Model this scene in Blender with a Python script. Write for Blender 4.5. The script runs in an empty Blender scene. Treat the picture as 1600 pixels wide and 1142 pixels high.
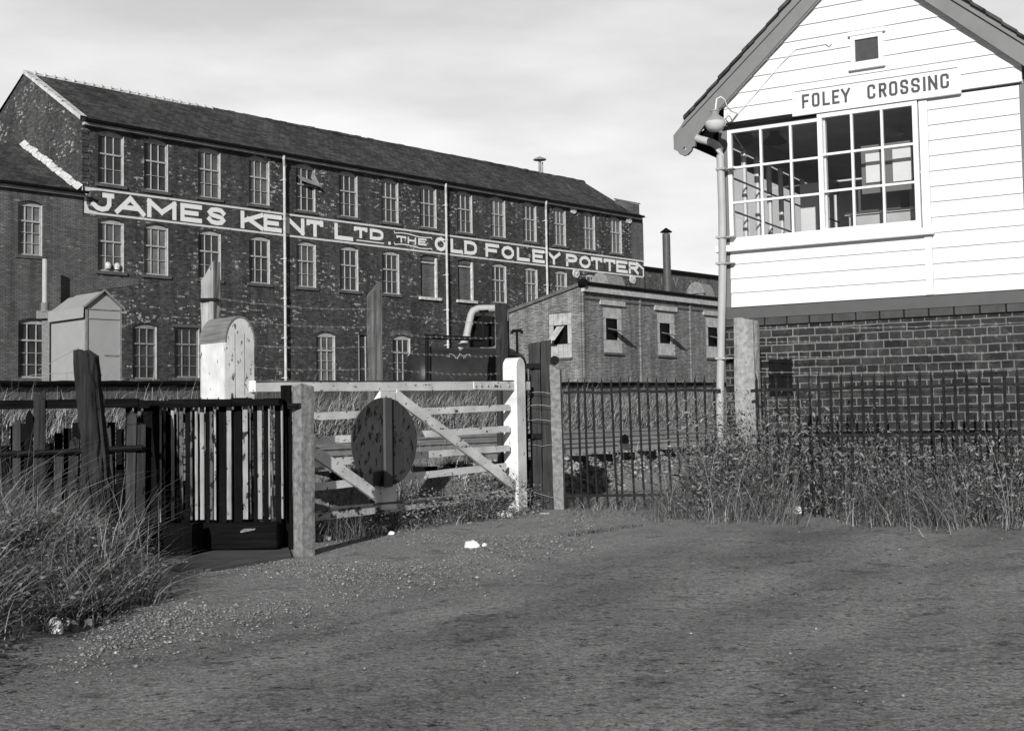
import bpy, math, random
import numpy as np
from math import sin, cos, tan, pi, radians, sqrt, atan2, floor
random.seed(7); RNG = np.random.default_rng(11)
C = bpy.context.scene.collection
sc = bpy.context.scene

# ------------------------------------------------------------ camera
F, CX, CY, EYE = 2000., 801., 541.5, 1.0
PITCH, ROLL = radians(3.25), radians(.99)
_r = np.array([1., 0, 0]); _u = np.array([0, -sin(PITCH), cos(PITCH)]); FW = np.array([0, cos(PITCH), sin(PITCH)])
RT = cos(ROLL)*_r - sin(ROLL)*_u; UP = sin(ROLL)*_r + cos(ROLL)*_u
EP = np.array([0, 0, EYE])
cd = bpy.data.cameras.new('camera'); cam = bpy.data.objects.new('camera', cd); C.objects.link(cam)
cd.sensor_width = 36; cd.lens = F/1600*36; cd.shift_x = -1/1600; cd.shift_y = -(571-CY)/1600
cd.clip_start = .1; cd.clip_end = 3000
from mathutils import Matrix, Vector
M = Matrix.Identity(4)
for i in range(3):
    M[i][0] = RT[i]; M[i][1] = UP[i]; M[i][2] = -FW[i]; M[i][3] = EP[i]
cam.matrix_world = M
sc.camera = cam

# ------------------------------------------------------------ sun, sky, exposure
SUN_A, SUN_E = radians(12), radians(21)      # behind the camera, to its left
sv = Vector((-sin(SUN_A)*cos(SUN_E), -cos(SUN_A)*cos(SUN_E), sin(SUN_E)))
sd = bpy.data.lights.new('sun', 'SUN'); sd.energy = 4.2; sd.angle = radians(.5); sd.color = (1, .995, .985)
so = bpy.data.objects.new('sun', sd); C.objects.link(so); so.rotation_euler = sv.to_track_quat('Z', 'Y').to_euler()
w = bpy.data.worlds.new('World'); sc.world = w; w.use_nodes = True
wt = w.node_tree; wt.nodes.clear()
def wn(t, **k):
    n = wt.nodes.new(t)
    for a, b in k.items(): setattr(n, a, b)
    return n
sky = wn('ShaderNodeTexSky', sky_type='NISHITA', sun_disc=False, sun_elevation=SUN_E,
         sun_rotation=atan2(sv.x, sv.y), air_density=1, dust_density=2.5, ozone_density=1)
bw = wn('ShaderNodeRGBToBW'); wt.links.new(sky.outputs[0], bw.inputs[0])
geo = wn('ShaderNodeTexCoord'); mp = wn('ShaderNodeMapping'); mp.inputs['Scale'].default_value = (1.6, 1.6, 6)
wt.links.new(geo.outputs['Generated'], mp.inputs[0])
n1 = wn('ShaderNodeTexNoise'); n1.inputs['Scale'].default_value = 2.3; n1.inputs['Detail'].default_value = 7; n1.inputs['Roughness'].default_value = .52
wt.links.new(mp.outputs[0], n1.inputs['Vector'])
cr = wn('ShaderNodeMapRange'); cr.inputs[1].default_value = .36; cr.inputs[2].default_value = .68; cr.inputs[3].default_value = 7.6; cr.inputs[4].default_value = 10.4
wt.links.new(n1.outputs['Fac'], cr.inputs[0])
sep = wn('ShaderNodeSeparateXYZ'); wt.links.new(geo.outputs['Generated'], sep.inputs[0])
hz = wn('ShaderNodeMapRange'); hz.inputs[1].default_value = .22; hz.inputs[2].default_value = .62; hz.inputs[3].default_value = 1; hz.inputs[4].default_value = .1
wt.links.new(sep.outputs[2], hz.inputs[0])       # thin cloud is bright low down, thin and darker overhead
cm = wn('ShaderNodeMath', operation='MULTIPLY'); wt.links.new(cr.outputs[0], cm.inputs[0]); wt.links.new(hz.outputs[0], cm.inputs[1])
fr = wn('ShaderNodeMapRange'); fr.inputs[1].default_value = -.25; fr.inputs[2].default_value = .55; fr.inputs[3].default_value = .2; fr.inputs[4].default_value = 1
wt.links.new(sep.outputs[1], fr.inputs[0])       # cloud weighted brighter ahead of the camera, dimmed behind to hold ambient down
cm2 = wn('ShaderNodeMath', operation='MULTIPLY'); wt.links.new(cm.outputs[0], cm2.inputs[0]); wt.links.new(fr.outputs[0], cm2.inputs[1])
mx = wn('ShaderNodeMix', data_type='FLOAT'); mx.inputs[0].default_value = .9
wt.links.new(bw.outputs[0], mx.inputs[2]); wt.links.new(cm2.outputs[0], mx.inputs[3])
bg = wn('ShaderNodeBackground'); bg.inputs['Strength'].default_value = .1
wt.links.new(mx.outputs[0], bg.inputs['Color'])
wo = wn('ShaderNodeOutputWorld'); wt.links.new(bg.outputs[0], wo.inputs[0])
sc.view_settings.view_transform = 'Standard'; sc.view_settings.look = 'None'
sc.view_settings.exposure = .12; sc.view_settings.gamma = 1
sc.cycles.max_bounces = 5; sc.cycles.transparent_max_bounces = 12; sc.cycles.glossy_bounces = 3

# ------------------------------------------------------------ survey helpers
def ray(x, y): return (x-CX)/F*RT - (y-CY)/F*UP + FW
def at(x, y, Y): d = ray(x, y); return EP + d*(Y/d[1])
def gnd(x, y, z=0.): d = ray(x, y); return EP + d*((z-EYE)/d[2])
class Fr:
    """a vertical wall frame: x along the wall, y behind it, z up"""
    def __init__(s, o, az):
        s.o = np.array([o[0], o[1], 0.]); a = radians(az); s.az = az
        s.x = np.array([sin(a), cos(a), 0]); s.y = np.array([-cos(a), sin(a), 0]); s.rz = pi/2 - a
    def fy(s, x, y, yo=0):
        d = ray(x, y); q = s.o + s.y*yo; t = (q-EP) @ s.y/(d @ s.y); P = EP + d*t - s.o; return P @ s.x, P[2]
    def fx(s, x, y, xo=0):
        d = ray(x, y); q = s.o + s.x*xo; t = (q-EP) @ s.x/(d @ s.x); P = EP + d*t - s.o; return P @ s.y, P[2]
    def u(s, x, y, yo=0): return s.fy(x, y, yo)[0]
    def z(s, x, y, yo=0): return s.fy(x, y, yo)[1]

# ------------------------------------------------------------ node materials
class NT:
    def __init__(s, name):
        s.m = bpy.data.materials.new(name); s.m.use_nodes = True; s.t = s.m.node_tree
        s.b = s.t.nodes['Principled BSDF']; s.out = s.t.nodes['Material Output']
        s.tc = s.t.nodes.new('ShaderNodeTexCoord')
    def n(s, t, **k):
        n = s.t.nodes.new(t)
        for a, b in k.items(): setattr(n, a, b)
        return n
    def l(s, a, b): s.t.links.new(a, b)
    def put(s, v, inp):
        if isinstance(v, (int, float)): inp.default_value = v
        else: s.l(v, inp)
    def math(s, op, a, b=0., c=None):
        n = s.n('ShaderNodeMath', operation=op); s.put(a, n.inputs[0]); s.put(b, n.inputs[1])
        if c is not None: s.put(c, n.inputs[2])
        return n.outputs[0]
    def mix(s, f, a, b):
        n = s.n('ShaderNodeMix', data_type='FLOAT'); s.put(f, n.inputs[0]); s.put(a, n.inputs[2]); s.put(b, n.inputs[3]); return n.outputs[0]
    def noise(s, scale, detail=4, rough=.6, vec=None, st=None):
        n = s.n('ShaderNodeTexNoise'); n.inputs['Scale'].default_value = scale; n.inputs['Detail'].default_value = detail; n.inputs['Roughness'].default_value = rough
        v = vec or s.tc.outputs['Object']
        if st:
            m = s.n('ShaderNodeMapping'); m.inputs['Scale'].default_value = st; s.l(v, m.inputs[0]); v = m.outputs[0]
        s.l(v, n.inputs['Vector']); return n.outputs['Fac']
    def ramp(s, f, a, b, lo=0., hi=1.):
        n = s.n('ShaderNodeMapRange'); s.put(f, n.inputs[0])
        for i, v in enumerate((a, b, lo, hi)): s.put(v, n.inputs[i+1])
        return n.outputs[0]
    def xyz(s):
        n = s.n('ShaderNodeSeparateXYZ'); s.l(s.tc.outputs['Object'], n.inputs[0]); return n.outputs
    def done(s, col, rough=.8, bump=None, bs=.3, bd=.01, spec=.3):
        c = s.n('ShaderNodeCombineColor')
        for i in range(3): s.put(col, c.inputs[i])
        s.l(c.outputs[0], s.b.inputs['Base Color']); s.put(rough, s.b.inputs['Roughness']); s.b.inputs['Specular IOR Level'].default_value = spec
        if bump is not None:
            n = s.n('ShaderNodeBump'); n.inputs['Strength'].default_value = bs; n.inputs['Distance'].default_value = bd
            s.put(bump, n.inputs['Height']); s.l(n.outputs[0], s.b.inputs['Normal'])
        return s.m

def grey(name, v, rough=.7, var=.25, scale=6, st=None, spec=.3, bs=.2):
    q = NT(name); f = q.noise(scale, 6, .65, st=st)
    return q.done(q.ramp(f, .25, .75, v*(1-var), v*(1+var)), rough, f, bs, .005, spec)

def wood(name, v, var=.5, axis='z', rough=.8, scale=1., chips=None, amt=.6, spec=.25):
    """weathered timber with grain; chips = colour showing where the paint has gone"""
    q = NT(name); st = {'z': (40, 40, 2), 'x': (2, 40, 40), 'y': (40, 2, 40)}[axis]
    g = q.noise(scale, 6, .7, st=st); b = q.noise(3, 3); col = q.ramp(g, .25, .75, v*(1-var), v*(1+var))
    col = q.math('MULTIPLY', col, q.ramp(b, .3, .7, .75, 1.25))
    if chips is not None:
        st2 = {'z': (9, 9, 4), 'x': (4, 9, 9), 'y': (9, 4, 9)}[axis]
        c = q.noise(2.6, 5, .62, st=st2); k = q.ramp(c, amt, amt+.03)
        col = q.mix(k, col, chips)
    return q.done(col, rough, g, .35, .006, spec)

def brick_mat(name, c1, c2, mortar, bwid=.225, row=.075, ms=.01, fleck=0., fl_v=.4, soot=.0, rough=.85, bump=.3, thr=.8, patch=.52, english=False):
    q = NT(name); x, y, z = q.xyz()
    u = q.math('ADD', x, y); cv = q.n('ShaderNodeCombineXYZ'); q.l(u, cv.inputs[0]); q.l(z, cv.inputs[1])
    b = q.n('ShaderNodeTexBrick'); b.inputs['Scale'].default_value = 1; b.inputs['Brick Width'].default_value = bwid; b.inputs['Row Height'].default_value = row
    b.inputs['Mortar Size'].default_value = ms; b.inputs['Mortar Smooth'].default_value = .3; b.inputs['Bias'].default_value = -.1
    b.inputs['Color1'].default_value = (c1,)*3+(1,); b.inputs['Color2'].default_value = (c2,)*3+(1,); b.inputs['Mortar'].default_value = (mortar,)*3+(1,)
    wob = q.noise(2.2, 3); wo2 = q.math('MULTIPLY_ADD', wob, .03, 0)
    cv2 = q.n('ShaderNodeVectorMath', operation='ADD'); q.l(cv.outputs[0], cv2.inputs[0]); cc = q.n('ShaderNodeCombineXYZ'); q.l(wo2, cc.inputs[1]); q.l(cc.outputs[0], cv2.inputs[1])
    q.l(cv2.outputs[0], b.inputs['Vector'])
    r = q.n('ShaderNodeRGBToBW'); q.l(b.outputs['Color'], r.inputs[0]); col = r.outputs[0]; bfac = b.outputs['Fac']
    if english:       # alternate courses of headers and stretchers
        b.offset = 0; b2 = q.n('ShaderNodeTexBrick')
        for k_ in b.inputs.keys():
            if k_ != 'Vector': b2.inputs[k_].default_value = b.inputs[k_].default_value
        b2.offset = 0; b2.inputs['Brick Width'].default_value = bwid/2; sh = q.n('ShaderNodeVectorMath', operation='ADD'); q.l(cv2.outputs[0], sh.inputs[0]); sh.inputs[1].default_value = (bwid/4, 0, 0); q.l(sh.outputs[0], b2.inputs['Vector'])
        sy_ = q.n('ShaderNodeSeparateXYZ'); q.l(cv2.outputs[0], sy_.inputs[0])
        par = q.math('MODULO', q.math('FLOOR', q.math('DIVIDE', sy_.outputs[1], row)), 2)
        r2 = q.n('ShaderNodeRGBToBW'); q.l(b2.outputs['Color'], r2.inputs[0]); col = q.mix(par, col, r2.outputs[0]); bfac = q.mix(par, b.outputs['Fac'], b2.outputs['Fac'])
    fine = q.noise(30, 4, .7); col = q.math('MULTIPLY', col, q.ramp(fine, .3, .7, .75, 1.25))
    big = q.noise(.35, 5, .6); col = q.math('MULTIPLY', col, q.ramp(big, .3, .7, .75-soot*.4, 1.25))
    st_ = q.noise(1, 5, .6, st=(2.2, 2.2, .12)); col = q.math('MULTIPLY', col, q.ramp(st_, .35, .68, .68, 1.28))
    if fleck > 0:
        rowi = q.math('FLOOR', q.math('DIVIDE', z, row)); off = q.math('MULTIPLY', q.math('MODULO', rowi, 2), .5)
        ci = q.math('FLOOR', q.math('ADD', q.math('DIVIDE', u, bwid), off))
        wv = q.n('ShaderNodeCombineXYZ'); q.l(ci, wv.inputs[0]); q.l(rowi, wv.inputs[1])
        wnn = q.n('ShaderNodeTexWhiteNoise', noise_dimensions='2D'); q.l(wv.outputs[0], wnn.inputs['Vector'])
        mask = q.noise(.45, 6, .72); k = q.math('MULTIPLY', q.math('GREATER_THAN', wnn.outputs['Value'], thr), q.ramp(mask, patch, patch+.06))
        few = q.math('GREATER_THAN', wnn.outputs['Value'], .992)
        k = q.math('MINIMUM', q.math('ADD', k, few), 1)
        blot = q.ramp(q.noise(5.5, 5, .7), .47, .56); k = q.math('MULTIPLY', q.math('MULTIPLY', k, blot), q.ramp(fine, .38, .55, .1, fleck)); col = q.mix(k, col, fl_v)
        mot = q.ramp(q.noise(4.5, 8, .8), .5, .72); col = q.mix(q.math('MULTIPLY', mot, .3), col, fl_v*.6)
    inv = q.math('SUBTRACT', 1, bfac)
    return q.done(col, rough, q.math('ADD', inv, q.math('MULTIPLY', fine, .4)), bump, .008, .3)

m_brick = brick_mat('soot_brick', .026, .082, .07, fleck=1, fl_v=.55, soot=.3, patch=.5, thr=.74)
m_wingbrick = brick_mat('pale_brick', .10, .17, .055, ms=.012, fleck=.6, fl_v=.4, thr=.93)
m_patch = brick_mat('quoin_brick', .06, .12, .16, ms=.012)
m_shedbrick = brick_mat('grey_brick', .17, .36, .09, ms=.014, fleck=.25, fl_v=.4, thr=.95)
m_blue = brick_mat('engineering_brick', .006, .034, .15, bwid=.24, row=.084, ms=.0075, rough=.5, fleck=.25, thr=.97, bump=.5, english=True)
m_farbrick = brick_mat('far_brick', .05, .12, .12, fleck=.9, fl_v=.3)
def slate_mat(name, v, su, sz, rough=.7):
    q = NT(name); x, y, z = q.xyz(); cv = q.n('ShaderNodeCombineXYZ'); q.l(x, cv.inputs[0]); q.l(y, cv.inputs[1])
    b = q.n('ShaderNodeTexBrick'); b.inputs['Scale'].default_value = 1; b.inputs['Brick Width'].default_value = su; b.inputs['Row Height'].default_value = sz
    b.inputs['Mortar Size'].default_value = .012; b.inputs['Color1'].default_value = (v*.6,)*3+(1,); b.inputs['Color2'].default_value = (v*1.5,)*3+(1,); b.inputs['Mortar'].default_value = (v*.3,)*3+(1,)
    q.l(cv.outputs[0], b.inputs['Vector']); r = q.n('ShaderNodeRGBToBW'); q.l(b.outputs['Color'], r.inputs[0])
    f = q.noise(.8, 6, .7, st=(1, .35, .35)); g = q.noise(9, 4, .7)
    col = q.math('MULTIPLY', q.math('MULTIPLY', r.outputs[0], q.ramp(f, .3, .7, .55, 1.6)), q.ramp(g, .3, .7, .5, 1.6))
    return q.done(col, rough, q.math('SUBTRACT', 1, b.outputs['Fac']), .5, .02, .25)
m_slate = slate_mat('slate', .052, .35, .22)
m_slate2 = slate_mat('far_slate', .14, .12, 8)
m_white = grey('white_paint', .78, .45, .05, 5)
m_board = grey('white_boards', .74, .5, .035, 3, st=(1, 8, 8))
m_sash = grey('sash_paint', .4, .5, .3, 5)
m_sashdim = grey('sash_paint_dirty', .24, .55, .35, 5)
m_reveal = grey('whitened_reveal', .45, .8, .4, 4)
m_sill = grey('sill_stone', .1, .8, .4, 3)
m_verge = grey('verge_mortar', .55, .9, .5, 6)
m_gut = grey('gutter_paint', .36, .6, .4, 2)
m_black = grey('black_iron', .006, .6, .5, 9, spec=.12)
m_pipe = grey('pipe_paint', .42, .5, .12, 4)
m_dpipe = grey('downpipe_white', .55, .6, .3, 3)
m_gpost = grey('grey_paint', .17, .55, .12, 5)
m_barge = grey('barge_paint', .2, .55, .12, 4)
def peel(name, base, chip, amt, axis='x'): return wood(name, base, .07, axis, .5, chips=chip, amt=amt)
m_gate = peel('gate_paint', .72, .05, .605); m_gatev = peel('gate_paint_upright', .74, .06, .64, 'z')
m_gatelow = peel('gate_paint_rotten', .5, .05, .52)
m_hood = peel('hood_paint', .74, .07, .64, 'z')
m_disc = wood('target_paint', .05, .3, 'z', .6, chips=.005, amt=.56)
m_discs = grey('target_stile_paint', .085, .6, .15, 4)
m_creo = wood('creosoted_timber', .006, .8, 'z', .85, spec=.06); m_creox = wood('creosoted_beam', .006, .9, 'x', .9, spec=.06)
m_oldwood = wood('bleached_timber', .34, .4, 'z', .85, chips=.08, amt=.66)
m_greywood = wood('grey_timber', .12, .5, 'z', .85)
m_greywood2 = wood('dark_grey_timber', .038, .75, 'z', .85)
m_pale = wood('worn_white_pale', .3, .3, 'z', .8, chips=.02, amt=.6)
m_pale2 = wood('worn_grey_pale', .1, .5, 'z', .8, chips=.01, amt=.52)
m_conc = grey('concrete', .2, .9, .6, 22, bs=1)
m_conc2 = grey('rough_pillar_stone', .3, .95, .5, 22, bs=.9)
m_hut = grey('hut_sheet', .36, .5, .08, 2)
m_tank = grey('tank_steel', .028, .45, .35, 2)
m_litter = grey('paper', .8, .7, .1, 5)
def glass(name, tint=.9):
    q = NT(name); q.t.nodes.remove(q.b)
    tr = q.n('ShaderNodeBsdfTransparent'); tr.inputs[0].default_value = (tint,)*3+(1,)
    gl = q.n('ShaderNodeBsdfGlossy'); gl.inputs['Roughness'].default_value = .02
    ge = q.n('ShaderNodeNewGeometry'); dt = q.n('ShaderNodeVectorMath', operation='DOT_PRODUCT'); q.l(ge.outputs['Normal'], dt.inputs[0]); q.l(ge.outputs['Incoming'], dt.inputs[1])
    sch = q.math('MULTIPLY_ADD', q.math('POWER', q.math('SUBTRACT', 1, q.math('ABSOLUTE', dt.outputs['Value'])), 5), .9, .085); mxx = q.n('ShaderNodeMixShader')
    q.l(sch, mxx.inputs[0]); q.l(tr.outputs[0], mxx.inputs[1]); q.l(gl.outputs[0], mxx.inputs[2]); q.l(mxx.outputs[0], q.out.inputs[0]); return q.m
m_glass = glass('window_glass')
def darkpane(name, v, r):
    q = NT(name); f = q.noise(1.3, 3); return q.done(q.ramp(f, .3, .7, v*.6, v*1.5), q.ramp(f, .3, .7, r*.6, r*1.5), spec=.5)
m_pane = darkpane('dark_room_pane', .045, .16); m_pane3 = darkpane('dusty_pane', .1, .35); m_pane2 = darkpane('whitened_pane', .17, .5)  # opaque panes; the dark interior behind is put into the base colour

# ------------------------------------------------------------ mesh builder
class MB:
    def __init__(s): s.v = []; s.f = []
    def add(s, vs, fs):
        o = len(s.v); s.v += [tuple(map(float, p)) for p in vs]; s.f += [tuple(i+o for i in f) for f in fs]; return s
    def box(s, x0, x1, y0, y1, z0, z1):
        return s.add([(x0,y0,z0),(x1,y0,z0),(x1,y1,z0),(x0,y1,z0),(x0,y0,z1),(x1,y0,z1),(x1,y1,z1),(x0,y1,z1)],
                     [(0,3,2,1),(4,5,6,7),(0,1,5,4),(1,2,6,5),(2,3,7,6),(3,0,4,7)])
    def quad(s, a, b, c, d): return s.add([a,b,c,d], [(0,1,2,3)])
    def prism(s, pts, y0, y1):          # polygon in x-z, ccw seen from the front
        n = len(pts)
        return s.add([(p[0],y0,p[1]) for p in pts]+[(p[0],y1,p[1]) for p in pts],
                     [tuple(range(n)), tuple(range(2*n-1,n-1,-1))]+[(i,i+n,(i+1)%n+n,(i+1)%n) for i in range(n)])
    def prismx(s, pts, x0, x1):         # polygon in y-z extruded along x
        n = len(pts)
        return s.add([(x0,p[0],p[1]) for p in pts]+[(x1,p[0],p[1]) for p in pts],
                     [tuple(range(n)), tuple(range(2*n-1,n-1,-1))]+[(i,i+n,(i+1)%n+n,(i+1)%n) for i in range(n)])
    def prismz(s, pts, z0, z1):
        n = len(pts)
        return s.add([(p[0],p[1],z0) for p in pts]+[(p[0],p[1],z1) for p in pts],
                     [tuple(range(n)), tuple(range(2*n-1,n-1,-1))]+[(i,i+n,(i+1)%n+n,(i+1)%n) for i in range(n)])
    def beam(s, p, q, wd, y0, y1):      # straight bar in the x-z plane
        d = np.array([q[0]-p[0], q[1]-p[1]]); L = np.linalg.norm(d); d /= L; n = np.array([-d[1], d[0]])*wd/2
        P = np.array(p[:2]); Q = np.array(q[:2])
        return s.prism([P-n, Q-n, Q+n, P+n], y0, y1)
    def tube(s, pts, r, n=8, cap=True, r2=None):
        P = [Vector(p) for p in pts]; rings = []
        for i, p in enumerate(P):
            t = (P[min(i+1,len(P)-1)]-P[max(i-1,0)]).normalized()
            a = t.cross(Vector((0,0,1))); a = a.normalized() if a.length > .05 else Vector((1,0,0)); b = t.cross(a).normalized()
            rr = r if r2 is None else r+(r2-r)*i/(len(P)-1)
            rings.append([p+(a*cos(2*pi*k/n)+b*sin(2*pi*k/n))*rr for k in range(n)])
        vs = [v for R in rings for v in R]; fs = []
        for i in range(len(P)-1):
            for k in range(n): fs.append((i*n+k, i*n+(k+1)%n, (i+1)*n+(k+1)%n, (i+1)*n+k))
        if cap: fs += [tuple(range(n-1,-1,-1)), tuple(range((len(P)-1)*n, len(P)*n))]
        return s.add(vs, fs)
    def lathe(s, prof, c=(0,0,0), n=20, cap=True):
        vs = [(c[0]+r*cos(2*pi*k/n), c[1]+r*sin(2*pi*k/n), c[2]+z) for r, z in prof for k in range(n)]; fs = []
        for i in range(len(prof)-1):
            for k in range(n): fs.append((i*n+k, i*n+(k+1)%n, (i+1)*n+(k+1)%n, (i+1)*n+k))
        if cap: fs += [tuple(range(n-1,-1,-1)), tuple(range((len(prof)-1)*n, len(prof)*n))]
        return s.add(vs, fs)
    def post(s, c, wx, wy, z0, z1, seg=10, jit=.006, lean=(0,0), top=None, rot=0, taper=0., nx=3):
        """rough sawn post: ring-by-ring, slightly irregular; top = height added per (x,y) corner side"""
        ring = []
        for a, b in ((-1,-1),(1,-1),(1,1),(-1,1)):
            e = {(-1,-1):(1,-1),(1,-1):(1,1),(1,1):(-1,1),(-1,1):(-1,-1)}[(a,b)]
            for k in range(nx): t = k/nx; ring.append((a+(e[0]-a)*t, b+(e[1]-b)*t))
        n = len(ring); vs = []
        off = [random.uniform(-jit, jit) for _ in ring]
        for i in range(seg+1):
            t = i/seg
            for k, (a, b) in enumerate(ring):
                sc_ = 1-taper*t; j = off[k]+random.uniform(-jit, jit)*.6
                x = a*(wx/2*sc_+j)*(.96 if abs(a)==abs(b)==1 else 1); y = b*(wy/2*sc_+j)*(.96 if abs(a)==abs(b)==1 else 1)
                zz = z0+(z1-z0)*t
                if top and i >= seg-1: zz += top(a, b)*(1 if i == seg else .0)
                X = x*cos(rot)-y*sin(rot); Y = x*sin(rot)+y*cos(rot)
                vs.append((c[0]+X+lean[0]*t, c[1]+Y+lean[1]*t, zz))
        fs = [(i*n+k, i*n+(k+1)%n, (i+1)*n+(k+1)%n, (i+1)*n+k) for i in range(seg) for k in range(n)]
        fs += [tuple(range(n-1,-1,-1))]
        cidx = len(vs); cz = sum(vs[seg*n+k][2] for k in range(n))/n; vs.append((c[0]+lean[0], c[1]+lean[1], cz))
        fs += [(seg*n+k, seg*n+(k+1)%n, cidx) for k in range(n)]
        return s.add(vs, fs)
    def build(s, name, mat, parent=None, smooth=False, bevel=0):
        me = bpy.data.meshes.new(name); me.from_pydata(s.v, [], s.f); me.update(); me.materials.append(mat)
        if smooth:
            me.polygons.foreach_set('use_smooth', [True]*len(me.polygons))
            try: me.set_sharp_from_angle(angle=radians(40))
            except Exception: pass
        o = bpy.data.objects.new(name, me); C.objects.link(o)
        if parent is not None: o.parent = parent
        if bevel:
            b = o.modifiers.new('bevel', 'BEVEL'); b.width = bevel; b.segments = 1; b.limit_method = 'ANGLE'
        return o
def tag(o, label=None, cat=None, group=None, kind=None):
    for k, v in (('label', label), ('category', cat), ('group', group), ('kind', kind)):
        if v: o[k] = v
    return o
def thing(name, loc, rz, label, cat, group=None):
    o = bpy.data.objects.new(name, None); C.objects.link(o); o.empty_display_size = .2
    o.location = loc; o.rotation_euler = (0, 0, rz); return tag(o, label, cat, group)
def fthing(name, fr, label, cat, group=None, z=0): return thing(name, (fr.o[0], fr.o[1], z), fr.rz, label, cat, group)
def npmesh(name, verts, faces, mat, parent=None, attr=None):
    """verts (N,3), faces (M,4 or 3) arrays; attr = per-face float"""
    me = bpy.data.meshes.new(name); k = faces.shape[1]
    me.vertices.add(len(verts)); me.vertices.foreach_set('co', verts.astype(np.float32).ravel())
    me.loops.add(faces.size); me.loops.foreach_set('vertex_index', faces.astype(np.int32).ravel())
    me.polygons.add(len(faces)); me.polygons.foreach_set('loop_start', np.arange(0, faces.size, k, dtype=np.int32))
    me.update(calc_edges=True)
    if attr is not None:
        a = me.attributes.new('rnd', 'FLOAT', 'FACE'); a.data.foreach_set('value', attr.astype(np.float32))
    me.materials.append(mat); o = bpy.data.objects.new(name, me); C.objects.link(o)
    if parent is not None: o.parent = parent
    return o

# wall with holes: grid of cells, reveals, segmental arch heads
def wall_holes(mb, x0, x1, z0, z1, holes, y=0., depth=.24, arch=True):
    xs = sorted({x0, x1, *[h[0] for h in holes], *[h[1] for h in holes]}); zs = sorted({z0, z1, *[h[2] for h in holes], *[h[3] for h in holes]})
    for i in range(len(xs)-1):
        for j in range(len(zs)-1):
            a, b, c, d = xs[i], xs[i+1], zs[j], zs[j+1]; mx_, mz_ = (a+b)/2, (c+d)/2
            if any(h[0] < mx_ < h[1] and h[2] < mz_ < h[3] for h in holes): continue
            mb.quad((a,y,c),(b,y,c),(b,y,d),(a,y,d))
    for h in holes:
        a, b, c, d = h[:4]; rise = h[4] if len(h) > 4 else 0
        yb = y+depth; mb.quad((a,y,c),(a,y,d-rise),(a,yb,d-rise),(a,yb,c)); mb.quad((b,y,c),(b,yb,c),(b,yb,d-rise),(b,y,d-rise))
        mb.quad((a,y,c),(a,yb,c),(b,yb,c),(b,y,c))
        N = 8; arc = [(a+(b-a)*t/N, d-rise*(2*t/N-1)**2) for t in range(N+1)]
        for k in range(N):
            (xa, za), (xb, zb) = arc[k], arc[k+1]
            if rise: mb.quad((xa,y,za),(xb,y,zb),(xb,y,d),(xa,y,d))
            mb.quad((xa,y,za),(xa,yb,za),(xb,yb,zb),(xb,y,zb))
def arcz(a, b, d, rise, x): t = (x-a)/(b-a); return d-rise*(2*t-1)**2

# ------------------------------------------------------------ terrain
AZR = radians(31); RX, RY = sin(AZR), cos(AZR)
def cval(x, y): return RX*y - RY*x                 # distance across the railway
def sst(a, b, v): t = np.clip((v-a)/(b-a), 0, 1); return t*t*(3-2*t)
def terrain(x, y):
    x = np.asarray(x, float); y = np.asarray(y, float); c = cval(x, y); s = RX*x + RY*y
    z = .45*sst(7.9, 8.7, c)
    top = 1.35 + .75*np.clip((s-18)/45, 0, 1)
    z = z + (top-.45)*sst(21.5, 25.5, c)
    m = sst(-2.05, -3.1, x + .12*np.sin(y*3))*sst(9.9, 8.6, y)*sst(2.5, 4, y); z = z + .3*m*sst(9, 7.5, c)
    z = z + .1*sst(.35, -.5, cval(x, y)-(-1.1)+.3*(y-12))*sst(11.6, 12.2, y)*sst(1.0, 1.6, x)*sst(16,14,y)
    return z
def tz(x, y): return float(terrain(x, y))
xs = np.unique(np.concatenate([-8-np.geomspace(.2, 900, 40)[::-1], np.arange(-8, 7, .11), 7+np.geomspace(.2, 900, 40)]))
ys = np.unique(np.concatenate([[-300, -60, -15, -4, 0, 2], np.arange(3, 18, .11), np.arange(18, 60, .8), 60+np.geomspace(1, 1500, 30)]))
X, Y = np.meshgrid(xs, ys); Z = terrain(X, Y)
near = (np.abs(X) < 9) & (Y > 2) & (Y < 19)
Z = Z + np.where(near, .012*np.sin(X*2.1+Y*.7)*np.sin(Y*1.7-X*.4)+.006*RNG.standard_normal(X.shape)*(cval(X, Y) > 7.7)+.0022*RNG.standard_normal(X.shape), 0)
V = np.stack([X.ravel(), Y.ravel(), Z.ravel()], 1); nx, ny = len(xs), len(ys)
idx = np.arange(nx*ny).reshape(ny, nx); FQ = np.stack([idx[:-1,:-1].ravel(), idx[:-1,1:].ravel(), idx[1:,1:].ravel(), idx[1:,:-1].ravel()], 1)
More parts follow.
